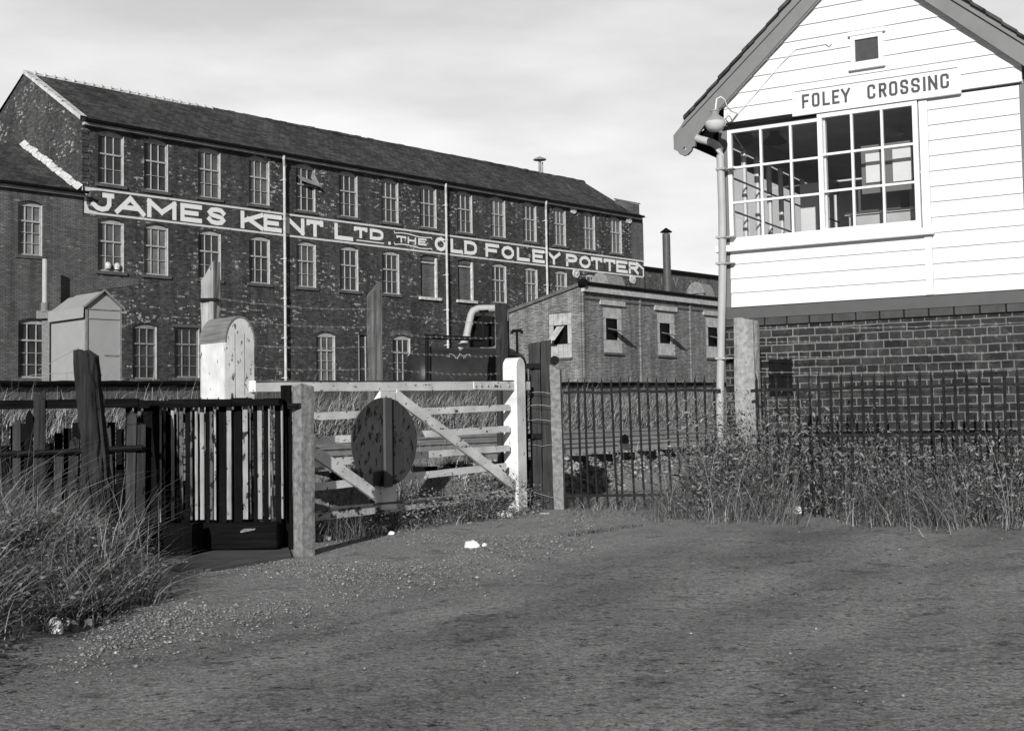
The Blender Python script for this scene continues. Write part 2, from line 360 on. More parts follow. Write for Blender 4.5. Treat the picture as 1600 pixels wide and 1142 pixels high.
def ground_mat():
    q = NT('worn_tarmac'); x, y, z = q.xyz()
    c = q.math('SUBTRACT', q.math('MULTIPLY', y, RX), q.math('MULTIPLY', x, RY))
    fine = q.noise(70, 5, .75); med = q.noise(14, 6, .7); big = q.noise(.7, 5, .6); tiny = q.noise(260, 2, .6)
    tar = q.math('MULTIPLY', q.ramp(fine, .33, .67, .12, .44), q.ramp(big, .34, .68, .88, 1.15))
    grit = q.noise(26, 5, .8); tar = q.math('MULTIPLY', tar, q.ramp(grit, .35, .65, .68, 1.4)); chip = q.ramp(q.noise(48, 2, .5), .68, .73); tar = q.mix(q.math('MULTIPLY', chip, .6), tar, .42)
    rm = q.n('ShaderNodeCombineXYZ'); q.l(q.math('ADD', q.math('MULTIPLY', x, .15), q.math('MULTIPLY', y, .26)), rm.inputs[0]); q.l(q.math('SUBTRACT', q.math('MULTIPLY', x, 1.04), q.math('MULTIPLY', y, .6)), rm.inputs[1])
    stk = q.noise(1.2, 4, .55, vec=rm.outputs[0]); tar = q.math('MULTIPLY', tar, q.ramp(stk, .38, .62, .8, 1.2))
    pit = q.noise(13, 7, .8); tar = q.math('MULTIPLY', tar, q.ramp(pit, .38, .43, .3, 1))
    cr_ = q.noise(3, 9, .82); tar = q.math('MULTIPLY', tar, q.ramp(cr_, .35, .4, .4, 1))      # worn pits
    sp = q.ramp(tiny, .7, .76); tar = q.mix(q.math('MULTIPLY', sp, q.ramp(med, .45, .6, .15, .8)), tar, .5)
    gv = q.math('MULTIPLY', q.ramp(fine, .35, .65, .12, .62), q.ramp(med, .3, .7, .7, 1.2)); gm = q.noise(2.2, 5, .65)
    k = q.math('MULTIPLY', q.ramp(q.math('ADD', c, q.math('MULTIPLY', gm, 2.2)), 5.0, 6.3), q.ramp(gm, .32, .5, .35, 1))
    col = q.mix(k, tar, gv)
    bn = q.noise(24, 4, .8); bal = q.mix(q.ramp(c, 8.75, 8.95), q.ramp(bn, .3, .7, .08, .5), q.ramp(bn, .3, .7, .01, .06)); col = q.mix(q.ramp(q.math('ADD', c, q.math('MULTIPLY', gm, .3)), 8.2, 8.4), col, bal)
    dirt = q.ramp(med, .3, .7, .02, .07); col = q.mix(q.ramp(c, 20.5, 22), col, dirt)
    bh = q.math('ADD', q.math('ADD', q.math('MULTIPLY', fine, .6), q.math('MULTIPLY', med, 1.6)), q.math('MULTIPLY', q.math('ADD', grit, q.ramp(cr_, .36, .44, 0, .6)), 1.0))
    return q.done(col, .92, bh, 1, .024, .1)
tag(npmesh('ground', V, FQ, ground_mat()), kind='structure')

# ------------------------------------------------------------ factory
FA = Fr(at(128, 600, 52), 42.5)
LEN = 38.3; ZE = 13.6; RYD, RZD = 4.95, 16.5
fac = fthing('pottery_factory', FA, 'long three-storey sooty brick factory with painted white lettering band and slate roof', 'factory')
TOP = [(.7,1.9),(2.85,4.03),(5.54,6.73),(8.25,9.42),(10.95,12.12),(13.58,14.77),(16.33,17.5),(18.98,20.2),(21.72,22.9),(24.35,25.53),(27.0,28.15),(29.65,30.75),(32.33,33.48),(34.92,36.1)]
holes = []
for a, b in TOP: holes.append((a, b, 11.06, 13.32, .13))
for a, b in TOP: holes.append((a, b, 7.42, 9.64, .13))
GR = [(2.3,3.46,2.97,5.34,.13),(4.34,5.59,3.05,5.23,0),(12.08,13.25,2.95,5.36,.16),(14.71,15.9,2.6,5.28,0),(16.98,18.2,2.95,5.39,.16)]
holes += GR
mb = MB(); wall_holes(mb, 0, LEN, 0, ZE, holes)
mb.quad((0,0,0),(0,0,ZE),(0,RYD*2,ZE),(0,RYD*2,0)); mb.add([(0,0,ZE),(0,RYD,RZD),(0,RYD*2,ZE)],[(0,1,2)])
mb.quad((LEN,0,0),(LEN,RYD*2,0),(LEN,RYD*2,ZE),(LEN,0,ZE)); mb.add([(LEN,0,ZE),(LEN,RYD*2,ZE),(LEN,RYD,RZD)],[(0,1,2)])
mb.quad((0,RYD*2,0),(0,RYD*2,ZE),(LEN,RYD*2,ZE),(LEN,RYD*2,0)); mb.quad((0,.24,0),(LEN,.24,0),(LEN,.24,2.5),(0,.24,2.5))
mb.build('wall', m_brick, fac)
# roof with wavy old slates
sl = (RZD-ZE)/RYD; rv = MB(); NXR, NYR = 90, 10
def roofz(x, y): return ZE+.06+sl*y + .035*sin(x*.45)*sin(y*.8) + .02*sin(x*1.7+y)
g = [[(-.05+(LEN+.1)*i/NXR, -.28+(RYD+.28)*j/NYR) for i in range(NXR+1)] for j in range(NYR+1)]
vs = [(x, y, roofz(x, y)) for row in g for x, y in row]; fs = [(j*(NXR+1)+i, j*(NXR+1)+i+1, (j+1)*(NXR+1)+i+1, (j+1)*(NXR+1)+i) for j in range(NYR) for i in range(NXR)]
rv.add(vs, fs)
rv.quad((-.05,RYD,RZD+.06),(LEN+.05,RYD,RZD+.06),(LEN+.05,RYD*2+.3,ZE),(-.05,RYD*2+.3,ZE))
roof = rv.build('roof', m_slate, fac, smooth=True)
rid = MB()
xx = .0
while xx < 9.4:                     # pale ridge tiles at the left end
    rid.prismx([(RYD-.14,RZD-.02),(RYD,RZD+.13),(RYD+.14,RZD-.02)][::-1], xx, xx+.42); rid.box(xx+.40, xx+.455, RYD-.13, RYD+.13, RZD+.02, RZD+.165); xx += .46
rid.build('ridge_tile', m_verge, roof)['label'] = 'pale ridge tiles at the left end of the roof'
rid = MB()
while xx < LEN: rid.prismx([(RYD-.14,RZD-.02),(RYD,RZD+.15+random.uniform(-.02,.02)),(RYD+.14,RZD-.02)][::-1], xx, xx+.44); xx += .46
rid.build('ridge_tile', m_slate, roof)
ver = MB(); N = 26
for i in range(N):
    y0 = RYD*i/N; y1 = RYD*(i+1)/N; j = random.uniform(-.03,.03)
    ver.add([(-.1,y0,ZE+sl*y0-.02),(-.1,y1,ZE+sl*y1-.02),(-.1,y1,ZE+sl*y1+.16+j),(-.1,y0,ZE+sl*y0+.16+j),(.22,y0,ZE+sl*y0+.16),(.22,y1,ZE+sl*y1+.16)],[(0,3,2,1),(3,4,5,2)])
ver.build('verge', m_verge, fac)
# gutter
gt = MB(); gt.box(-.05, LEN-.3, -.40, -.26, ZE-.12, ZE+.0); gt.build('gutter', m_black, fac)
gt = MB(); gt.box(-.02, LEN-.35, -.255, -.002, ZE-.24, ZE-.13); gt.build('eaves_board', m_gut, fac)
for ppx in (444.6, 697, 853):
    u0 = FA.u(ppx, 330, -.2); pm = MB(); pm.tube([(u0-.12,-.33,ZE-.12),(u0-.12,-.33,ZE-.3),(u0,-.2,ZE-.6),(u0,-.2,1.5)], .062, 8)
    zz = ZE-1.2
    while zz > 2: pm.tube([(u0,-.2,zz),(u0,-.2,zz-.1)], .085, 8); pm.box(u0-.1,u0+.1,-.2,-.0,zz-.07,zz-.04); zz -= 1.85
    pm.build('downpipe', m_dpipe, fac)
def sash(root, a, b, c, d, rise, mat=m_sash, pane=None, yf=.1, upper=.37, cols=3, tilt=False, rows=2, sill=True, sill_mat=None, name='window'):
    f = MB(); t = .055; hd = .1
    pane = pane if pane not in (None, m_pane) else random.choice((m_pane, m_pane, m_pane3))
    # head follows the arch
    N = 8; arc = [(a+(b-a)*k/N, arcz(a,b,d,rise,a+(b-a)*k/N)) for k in range(N+1)]
    hz_ = d-rise-hd
    f.prism([(a,hz_),(b,hz_)]+[p for p in arc[::-1]], yf, yf+.09)
    f.box(a, a+t, yf, yf+.09, c, hz_); f.box(b-t, b, yf, yf+.09, c, hz_); f.box(a+t, b-t, yf, yf+.09, c, c+.07)
    h = hz_-c; zm = hz_-h*upper; f.box(a+t, b-t, yf-.01, yf+.08, zm-.035, zm+.035)
    W = b-a-2*t; bb = .014
    for k in range(1, cols):
        x = a+t+W*k/cols; f.box(x-bb, x+bb, yf+.005, yf+.06, c+.07, zm-.035); f.box(x-bb, x+bb, yf+.005, yf+.06, zm+.035, hz_)
    for k in range(1, rows):
        z = c+.07+(zm-.035-c-.07)*k/rows; f.box(a+t, b-t, yf+.008, yf+.055, z-bb*.8, z+bb*.8)
    o = f.build(name, mat, root)
    p = MB(); cells = [(c+.07+(zm-.035-c-.07)*k/rows, c+.07+(zm-.035-c-.07)*(k+1)/rows) for k in range(rows)]+[(zm+.035, hz_)]
    for k in range(cols):
        for z0, z1 in cells:
            x0 = a+t+W*k/cols; x1 = a+t+W*(k+1)/cols; s1, s2 = random.uniform(-.012,.012), random.uniform(-.012,.012); yy = yf+.045
            p.quad((x0,yy+s1+.012,z0),(x1,yy-s1+.012,z0),(x1,yy-s1+s2+.012,z1),(x0,yy+s1+s2+.012,z1))
    p.build('pane', pane, o)
    r = MB(); r.prism([(b-.02,c),(b-.004,c),(b-.004,d-rise-.02),(b-.02,d-rise-.02)], .004, yf-.012); r.build('reveal', m_reveal, o)
    if sill:
        s = MB(); s.box(a-.12, b+.12, -.07, yf-.002, c-.13, c-.003); s.build('sill', sill_mat or m_sill, o)
    return o
for i, (a, b) in enumerate(TOP):
    o = sash(fac, a, b, 11.06, 13.32, .13)
    if i == 4:
        k = MB(); k.add([(a+.1,.02,12.75),(b-.05,-.12,12.5),(b+.25,-.25,12.25),(a+.15,-.2,12.45)],[(0,1,2,3)]); k.add([(b-.28,.0,12.7),(b-.16,-.02,13.1),(b+.2,-.22,12.2)],[(0,1,2)])
        k.build('broken_light', m_sashdim, o)
        o['label'] = 'top-floor window with a broken light hanging out'
    o = None
    if i in (7, 8):
        f = MB(); f.box(a+.0, b-.0, .14, .22, 7.42, 9.36); f.prism([(a,9.36),(b,9.36)]+[(a+(b-a)*k/8, arcz(a,b,9.64,.13,a+(b-a)*k/8)) for k in range(8,-1,-1)], .1, .2)
        o = f.build('window', m_wingbrick if 0 else m_patch, fac); o['label'] = 'bricked-up window with whitened edge and sill'
        s = MB(); s.box(b-.1, b-.004, .004, .135, 7.43, 9.5); s.box(a+.02, b-.02, .06, .135, 9.2, 9.26); s.box(a-.15, b+.2, -.12, .08, 7.27, 7.415); s.build('reveal', m_verge, o)
    elif i < 12:
        o = sash(fac, a, b, 7.42, 9.64, .13, pane=m_pane2 if i in (1,) else m_pane)
        if i == 0:
            s = MB()
            for ux in (a+.5, a+.92): s.lathe([(.02,0),(.1,.03),(.13,.16),(.1,.28),(.02,.32)], (ux, .055, 7.5), 12)
            s.build('vase', m_verge, o)
    else: o = sash(fac, a, b, 7.42, 9.64, .13)
for k, (a, b, c, d, r) in enumerate(GR):
    if k == 3:
        f = MB(); f.box(a, b, .1, .16, c, d-.04); o = f.build('door', m_greywood2, fac)
        f = MB(); f.box(a-.02+.02, a+.06, -.0+.004, .1, c, d); f.box(a+.5,a+.55,.06,.1,c,d-.05); f.build('door_frame', m_reveal, o)
    else: sash(fac, a, b, c, d, r, mat=m_sash if k in (2,4) else m_sashdim, upper=.3, rows=3, sill=k != 4)
lin = MB(); lin.box(4.2, 5.75, -.03, .1, 5.235, 5.36); lin.build('lintel', m_sill, fac)
# brick arches over ground windows, soldier course
for a, b, c, d, r in (GR[2], GR[4]):
    s = MB(); n = 11
    for k in range(n):
        t0, t1 = (k+.08)/n, (k+.92)/n; xa = a-.15+(b-a+.3)*t0; xb = a-.15+(b-a+.3)*t1
        za = d+.02-r*(2*t0-1)**2; zb = d+.02-r*(2*t1-1)**2; s.prism([(xa,za),(xb,zb),(xb+.02*(t1-.5),zb+.22),(xa+.02*(t0-.5),za+.22)], -.012, .0)
    s.build('brick_arch', m_patch, fac)
# end pier of paler brick, wall plates, chimney, ridge vent
for a, b in ((9.0, 9.73), (10.84, 13.2)): MB().box(37.05, LEN+.012, -.012, 0, a, b).build('end_pier', m_patch, fac)
for k in range(10): MB().box(-.03, .24+.1*(k%2), -.03, -.0, 10.95+k*.26, 11.07+k*.26).build('quoin', m_brick, fac)
for ppx, ppy in ((894.5,327.5),(981.5,343),(899,427.5),(987.5,437)):
    u0, z0 = FA.fy(ppx, ppy); s = MB(); s.tube([(u0,-.1,z0),(u0,-.001,z0)], .27, 16); s.tube([(u0,-.16,z0),(u0,-.1,z0)], .06, 8); s.build('wall_plate', m_verge, fac)
s = MB(); s.prismx([(.25,13.6),(1.7,14.5),(1.7,14.85),(.25,14.42)][::-1], 37.7, 38.3); s.prismx([(.2,14.425),(1.75,14.87),(1.75,14.95),(.2,14.5)][::-1], 37.64, 38.36); s.build('chimney', m_patch, fac)
u0 = 34.2; s = MB(); s.tube([(u0,RYD,RZD+.05),(u0,RYD,RZD+1.0)], .09, 8); s.tube([(u0+.25,RYD,RZD+.05),(u0+.25,RYD,RZD+.8)], .04, 6); s.lathe([(.42,.9),(.42,.96),(.05,1.12)], (u0,RYD,RZD), 12); s.build('roof_vent', m_sashdim, fac)

# painted lettering: ribbons of paint
GL = {
 'A': [[(0,0),(.5,1),(1,0)],[(.2,.33),(.8,.33)]], 'C': 'C', 'D': [[(0,0),(0,1),(.5,1),(.82,.93),(.98,.75),(1,.5),(.98,.25),(.82,.07),(.5,0),(0,0)]],
 'E': [[(1,1),(0,1),(0,0),(1,0)],[(0,.5),(.8,.5)]], 'F': [[(1,1),(0,1),(0,0)],[(0,.5),(.8,.5)]], 'H': [[(0,0),(0,1)],[(1,0),(1,1)],[(0,.5),(1,.5)]],
 'J': [[(.85,1),(.85,.35),(.72,.1),(.45,0),(.2,.08),(0,.3)],[(.6,1),(1,1)]], 'K': [[(0,0),(0,1)],[(1,1),(.05,.42)],[(.3,.6),(1,0)]], 'L': [[(0,1),(0,0),(1,0)]],
 'M': [[(0,0),(0,1),(.5,.3),(1,1),(1,0)]], 'N': [[(0,0),(0,1),(1,0),(1,1)]],
 'O': [[(.5,1),(.18,.9),(0,.65),(0,.35),(.18,.1),(.5,0),(.82,.1),(1,.35),(1,.65),(.82,.9),(.5,1)]],
 'P': [[(0,0),(0,1),(.6,1),(.9,.92),(1,.74),(.9,.55),(.6,.46),(0,.46)]],
 'R': [[(0,0),(0,1),(.6,1),(.9,.92),(1,.76),(.9,.58),(.6,.5),(0,.5)],[(.5,.5),(1,0)]],
 'S': [[(.97,.78),(.82,.95),(.5,1),(.18,.95),(.03,.76),(.15,.58),(.5,.5),(.85,.42),(.97,.24),(.82,.05),(.5,0),(.18,.05),(0,.24)]],
 'T': [[(0,1),(1,1)],[(.5,1),(.5,0)],[(0,1),(0,.86)],[(1,1),(1,.86)]], 'V': [[(0,1),(.5,0),(1,1)]], 'Y': [[(0,1),(.5,.48),(1,1)],[(.5,.48),(.5,0)]],
 'I': [[(.5,0),(.5,1)]],
}
BX_GL = {
 'F': GL['F'], 'L': GL['L'], 'E': GL['E'], 'Y': [[(0,1),(.5,.45),(1,1)],[(.5,.45),(.5,0)]], 'I': GL['I'], 'N': GL['N'],
 'O': [[(.2,1),(0,.88),(0,.12),(.2,0),(.8,0),(1,.12),(1,.88),(.8,1),(.2,1)]],
 'C': [[(1,.78),(1,.9),(.8,1),(.2,1),(0,.88),(0,.12),(.2,0),(.8,0),(1,.1),(1,.22)]],
 'G': [[(1,.74),(1,.9),(.8,1),(.2,1),(0,.88),(0,.12),(.2,0),(.8,0),(1,.12),(1,.36)]],
 'R': [[(0,0),(0,1),(.8,1),(1,.88),(1,.62),(.8,.5),(0,.5)],[(.5,.5),(1,0)]],
 'S': [[(1,.78),(1,.88),(.8,1),(.2,1),(0,.88),(0,.64),(.2,.54),(.8,.46),(1,.36),(1,.12),(.8,0),(.2,0),(0,.12),(0,.24)]],
}
def ribbon(mb, pts, w, y, h, miter=True):
    P = [np.array(p, float) for p in pts]; closed = np.linalg.norm(P[0]-P[-1]) < 1e-6
    if closed: P = P[:-1]
    n = len(P); Ls, Rs = [], []
    for i in range(n):
        pv = P[i-1] if (i > 0 or closed) else None; nxt = P[(i+1) % n] if (i < n-1 or closed) else None
        d1 = (P[i]-pv) if pv is not None else None; d2 = (nxt-P[i]) if nxt is not None else None
        d1 = d1/np.linalg.norm(d1) if d1 is not None else None; d2 = d2/np.linalg.norm(d2) if d2 is not None else None
        p = P[i].copy()
        if d1 is None: d1 = d2; p = p-d2*w*.5*(1 if miter else 0)
        if d2 is None: d2 = d1; p = p+d1*w*.5*(1 if miter else 0)
        t = d1+d2; t = t/max(np.linalg.norm(t), .2); nrm = np.array([-t[1], t[0]]); k = min(1/max(nrm @ np.array([-d1[1], d1[0]]), .35), 2.0)
        Ls.append(p+nrm*w/2*k); Rs.append(p-nrm*w/2*k)
    m = n if closed else n-1
    for i in range(m):
        j = (i+1) % n
        mb.prism([Rs[i], Rs[j], Ls[j], Ls[i]], y-h, y)
def split(st):
    out = [[st[0]]]
    for i in range(1, len(st)):
        out[-1].append(st[i])
        if i < len(st)-1:
            a = (st[i][0]-st[i-1][0], st[i][1]-st[i-1][1]); b = (st[i+1][0]-st[i][0], st[i+1][1]-st[i][1])
            if a[0]*b[0]+a[1]*b[1] < -.08*math.hypot(*a)*math.hypot(*b): out.append([st[i]])
    return out
def glyph(mb, ch, x0, x1, z0, z1, w, y=0, tbl=GL, h=.004, par=None, mat=None):
    mb = MB()
    iw, ih = (x1-x0-w), (z1-z0-w)
    for k, st in enumerate([q_ for s_ in tbl[ch] for q_ in split(s_)]):
        ribbon(mb, [(x0+w/2+p[0]*max(iw, 1e-3), z0+w/2+p[1]*ih) for p in st], w, y-.0008*k, h)
    mb.build('letter', mat, par)
q = NT('band_paint'); f = q.noise(9, 5, .75); big = q.noise(1.2, 4, .6)
kk = q.ramp(q.math('ADD', f, q.math('MULTIPLY', big, .35)), .83, .88); m_letter = q.done(q.mix(kk, .82, .08), .8)
q = NT('band_line_paint'); f = q.noise(7, 5, .75); m_line = q.done(q.mix(q.ramp(f, .58, .66), .7, .08), .8)
q = NT('band_ground'); x_, y_, z_ = q.xyz(); f = q.noise(10, 5, .7); f2 = q.noise(2, 5, .7)
m_bandbg = None
zb0, zb1 = 9.74, 10.83
s = MB(); s.box(.09, LEN+.05, -.006, 0, zb1-.085, zb1); s.box(.09, LEN-.1, -.006, 0, zb0, zb0+.085); s.box(.09, .19, -.006, 0, zb0+.085, zb1-.085)
s.prism([(.19,zb0+.085),(.75,zb0+.085),(.3,zb0+.16),(.19,zb0+.4)], -.006, 0); s.prism([(.19,zb1-.085),(.19,zb1-.35),(.3,zb1-.14),(.7,zb1-.085)], -.006, 0)
sign = s.build('painted_border', m_line, fac)
lt = MB(); U = lambda px: FA.u(px, 370 if px > 560 else 345)
def word(spec, z0, z1, w):
    for ch, a, b in spec:
        ym = 316+(a-142)*.127 if 0 else 312+(a-131)*.1245
        glyph(lt, ch, FA.u(a, ym), FA.u(b, ym), z0, z1, w, par=sign, mat=m_letter)
word([('J',142.7,178.3),('A',180,227),('M',230,275.5),('E',282,315.5),('S',324,352.5),('K',376,411.5),('E',412,440),('N',447.2,475.5),('T',479,505),
      ('L',522.7,551.5)], 9.88, 10.68, .2)
word([('T',553,574),('D',578,599)], 10.08, 10.63, .16)
MB().box(FA.u(557,370), FA.u(600,375), -.004, 0, 9.93, 9.985).build('underline', m_letter, sign)
u0 = FA.u(608.5, 376); MB().tube([(u0,-.004,10.0),(u0,0,10.0)], .09, 10).build('full_stop', m_letter, sign)
word([('T',619.5,634.5),('H',637,650),('E',653.5,666.5)], 10.1, 10.45, .09)
for zc, sg in ((10.56,1),(9.98,1)):
    pts = []; lt = MB()
    for k in range(13):
        t = k/12; ux = FA.u(617,380)+(FA.u(674,385)-FA.u(617,380))*t; pts.append((ux, zc+.05*sin(t*2*pi)*sg))
    ribbon(lt, pts, .05, -.002, .004); ribbon(lt, [(pts[0][0],pts[0][1]),(pts[0][0]-.05,pts[0][1]+.09)], .04, -.0035, .004); ribbon(lt, [(pts[-1][0],pts[-1][1]),(pts[-1][0]+.05,pts[-1][1]-.09)],   .04, -.0035, .004); lt.build('flourish', m_letter, sign)
word([('O',679.5,697.2),('L',704,723),('D',725.5,745),('F',758.7,779.8),('O',784,803),('L',807.6,827.6),('E',832,850.9),('Y',855,875.5),
      ('P',884.5,902),('O',905.5,922.5),('T',923.5,941),('T',943.5,961.5),('E',963,980.4),('R',982.4,997.6)], 9.9, 10.65, .185)
lt = MB(); ribbon(lt, [(37.55,10.62),(38.2,10.3)], .14, -.014, .004); ribbon(lt, [(LEN-.08,10.3),(LEN-.08,9.86)], .12, -.016, .004)
lt.build('letter', m_letter, sign)
# darker brick ground of the band is the wall itself

# lower range continuing beyond the factory
far = fthing('low_brick_range', FA, 'low brick range with ribbed roof behind the workshop flue at far right', 'building')
z1_ = FA.z(1030, 419.5); s = MB(); s.box(LEN+.02, LEN+22, .3, 8, 0, z1_); s.build('wall', m_farbrick, far)
s = MB(); s.box(LEN+.02, LEN+22, .1, .29, z1_-.12, z1_+.05); s.build('gutter', m_black, far)
s = MB(); s.add([(LEN+2.5,.4,z1_+.02),(LEN+22,.4,z1_+.02),(LEN+22,6,z1_+.95),(LEN+7,6,z1_+.55)],[(0,1,2,3)]); s.build('roof', m_slate2, far)
s = MB()
for k, (a, wd_) in enumerate(((40.6,.2),(41.9,.5),(43.9,.2),(44.8,.5))):
    ribbon(s, [(a,z1_-.45),(a+wd_*.5,z1_-.9),(a+wd_,z1_-.4)] if wd_ > .3 else [(a,z1_-.5),(a,z1_-.95)], .08, .299, .004)
s.build('faded_lettering', m_sashdim, far)
s = MB(); s.box(43.4, 44.7, .22, .299, z1_-2.6, z1_-1.75); s.prism([(43.3,z1_-1.75),(44.8,z1_-1.75),(44.4,z1_-1.5),(43.7,z1_-1.5)], .22, .299); s.build('window', m_reveal, far)

# left wing
wg = fthing('brick_wing', FA, 'lower pale brick wing joined to the left gable end of the factory', 'building')
zw = 10.55; wh = [(-2.75,-1.72,7.8,9.98,.12),(-5.2,-4.1,7.8,9.98,.12),(-2.72,-1.47,2.95,5.3,.12),(-5.3,-4.1,2.95,5.3,.12)]
s = MB(); wall_holes(s, -9, .0, 0, zw, wh, y=-.03); s.quad((-9,-.03,0),(-9,-.03,zw),(-9,8,zw),(-9,8,0)); s.box(-9,0,.24,.3,0,zw-.1)
s.build('wall', m_wingbrick, wg)
s = MB(); s.box(.002, .68, -.03, -.001, 5.6, 9.6); s.prism([(.68,6.6),(2.6,6.95),(2.6,7.2),(.68,7.2)], -.02, -.001); s.build('wall_patch', m_wingbrick, wg)
s = MB(); sw = .535
for i in range(14):
    y0 = -.25+5.2*i/14; y1 = -.25+5.2*(i+1)/14; s.quad((-9.1,y0,zw+.1+sw*y0),(-.02,y0,zw+.1+sw*y0),(-.02,y1,zw+.1+sw*y1),(-9.1,y1,zw+.1+sw*y1))
s.quad((-9.1,4.95,zw+.1+sw*4.95),(-.02,4.95,zw+.1+sw*4.95),(-.02,9.5,zw),(-9.1,9.5,zw)); s.build('roof', m_slate, wg)
s = MB()
for i in range(24):
    y0 = -.1+5*i/24; y1 = -.1+5*(i+1)/24; j = random.uniform(-.05,.05)
    s.add([(-.03,y0,zw+.12+sw*y0),(-.03,y1,zw+.12+sw*y1),(-.03,y1,zw+.36+j+sw*y1),(-.03,y0,zw+.36+j+sw*y0),(-.3+j,y0,zw+.14+sw*y0),(-.3+j,y1,zw+.14+sw*y1)],[(0,3,2,1),(4,5,2,3)])
s.build('flashing', m_verge, wg)
s = MB(); s.box(-9.1, .1, -.36, -.22, zw-.05, zw+.05); s.build('gutter', m_black, wg)
s = MB(); s.box(-9.1, .05, -.2, -.032, zw-.18, zw-.06); s.build('eaves_board', m_gut, wg)
for h in wh: sash(wg, *h[:4], h[4], upper=.3, rows=3, pane=m_pane2 if h[2] > 6 else m_pane)
fl = thing('flue_pipe', (0,0,0), 0, 'short pale flue pipe standing on a ledge of the brick wing', 'flue')
P = at(70, 478, 50.0); Pt = at(70, 405, 50.0); fl.location = (P[0], P[1], 0)
s = MB(); s.tube([(0,0,P[2]-.1),(0,0,Pt[2])], .105, 12); s.build('pipe', m_pipe, fl, True)
s = MB(); s.tube([(0,0,P[2]-.25),(0,0,P[2]+.12)], .15, 12); s.box(-.3,.35,-.1,.35,P[2]-.5,P[2]-.2); s.box(-.15,.15,.1,.5,1.5,P[2]-.5); s.build('base', m_conc, fl)

# sheet-clad hut
HT = Fr(at(134, 592, 45), 44)
hut = fthing('sheet_metal_hut', HT, 'tall pale sheet-clad hut with steep cap roof in front of the factory corner', 'hut')
wd_ = 1.33; dp = 2.6; ze = HT.z(134, 478); zp = HT.z(160, 457)
s = MB(); s.box(0, wd_, 0, dp, 1.2, ze); s.prism([(0,ze),(wd_,ze),(wd_/2,zp)], 0, dp); s.build('wall', m_hut, hut)
s = MB()
for sx in (0, 1):
    A = (wd_/2, zp+.05); B = ((-.12, ze-.05) if sx == 0 else (wd_+.12, ze-.05))
    n_ = np.array([-(A[1]-B[1]), A[0]-B[0]]); s.quad((A[0],-.08,A[1]),(B[0],-.08,B[1]),(B[0],dp*.98,B[1]),(A[0],dp*.78,A[1]))
s.quad((-.12,-.08,ze-.05),(-.14,-.08,ze-.42),(-.14,dp,ze-.42),(-.12,dp,ze-.05))
s.build('roof', m_hut, hut)
s = MB(); s.box(-.03,.05,-.04,.03,1.2,ze); s.box(wd_-.04,wd_+.03,-.04,.03,1.2,ze); s.beam((-.13,ze-.05),(wd_/2,zp+.08),.06,-.12,-.06); s.beam((wd_/2,zp+.08),(wd_+.13,ze-.05),.06,-.12,-.06)
s.box(.05,wd_-.04,-.03,-.001,ze-.12,ze-.08); s.box(.05,wd_-.04,-.03,-.001,ze-.45,ze-.42); s.box(.7,wd_-.04,-.03,-.001,ze-1.75,ze-1.7)
s.build('trim', m_sashdim, hut)

# ------------------------------------------------------------ workshop
SB = Fr(at(908, 520, 63), 39.4); K = 63/56
shed = fthing('brick_workshop', SB, 'single-storey grey brick workshop with boarded windows behind the rail fence', 'workshop')
zt = SB.z(908, 442.3); zc = SB.z(911.5, 464); LS = 18*K
WN = [(1.67*K,3.18*K),(6.1*K,7.62*K),(10.55*K,12.1*K)]; wz0 = SB.z(957, 551); wz1 = SB.z(957, 478)
s = MB(); wall_holes(s, 0, LS, 0, zt-.1, [(a,b,wz0,wz1) for a,b in WN], depth=.2)
gy0, gz0 = SB.fx(795, 487, 0); gw = (SB.fx(893,520,0)[0], SB.fx(857,520,0)[0]); gz = (SB.fx(875,559,0)[1], SB.fx(875,489,0)[1])
slp = (zt-gz0)/gy0; YB = 6.6
# gable wall (x=0) with its window
def gq(a, b, c, d): s.quad((0,a,c),(0,a,d),(0,b,d),(0,b,c))
gq(0, gw[0], 0, zt-.1-slp*gw[0]); gq(gw[0], gw[1], 0, gz[0]); gq(gw[0], gw[1], gz[1], zt-.1-slp*gw[1]); gq(gw[1], YB, 0, zt-.1-slp*YB)
for a, b in ((0, gw[0]), (gw[0], gw[1]), (gw[1], YB)):
    s.add([(0,a,zt-.1-slp*b),(0,a,zt-.1-slp*a),(0,b,zt-.1-slp*b)],[(0,1,2)]) if a != gw[1] and 0 else s.add([(0,a,zt-.1-slp*b if a != 0 else zt-.1-slp*b),(0,a,zt-.1-slp*a),(0,b,zt-.1-slp*b)],[(0,1,2)])
for yy in gw: s.quad((0,yy,gz[0]),(0,yy,gz[1]),(.2,yy,gz[1]),(.2,yy,gz[0]))
s.quad((0,YB,0),(0,YB,zt-slp*YB),(LS,YB,zt-slp*YB),(LS,YB,0)); s.quad((LS,0,0),(LS,YB,0),(LS,YB,zt-slp*YB),(LS,0,zt-.1))
s.build('wall', m_shedbrick, shed)
s = MB(); s.prismx([(-.15,zt-.08),(-.15,zt+.02),(YB+.2,zt+.02-slp*YB),(YB+.2,zt-.08-slp*YB)][::-1], .02, LS); rf = s.build('roof', m_tank if 0 else m_slate, shed)
s = MB(); s.prismx([(-.16,zt-.12),(-.16,zt+.05),(YB+.25,zt+.05-slp*YB),(YB+.25,zt-.12-slp*YB)][::-1], -.12, .018); s.build('verge', m_greywood, shed)
s = MB(); x = .05
while x < LS: s.box(x, x+1.05, -.22, -.005, zt-.42, zt-.1); x += 1.08
s.build('coping', m_reveal, shed)
s = MB(); s.tube([(-.1,-.25,zt-.02),(LS,-.25,zt-.02)], .1, 8); s.tube([(0,-.35,zt-.02),(-.02,-.0,zt-.02)], .2, 10); s.build('gutter', m_black, shed)
s = MB(); s.box(.1, LS, -.06, -.001, zc-.1, zc); s.build('string_course', m_sill, shed)
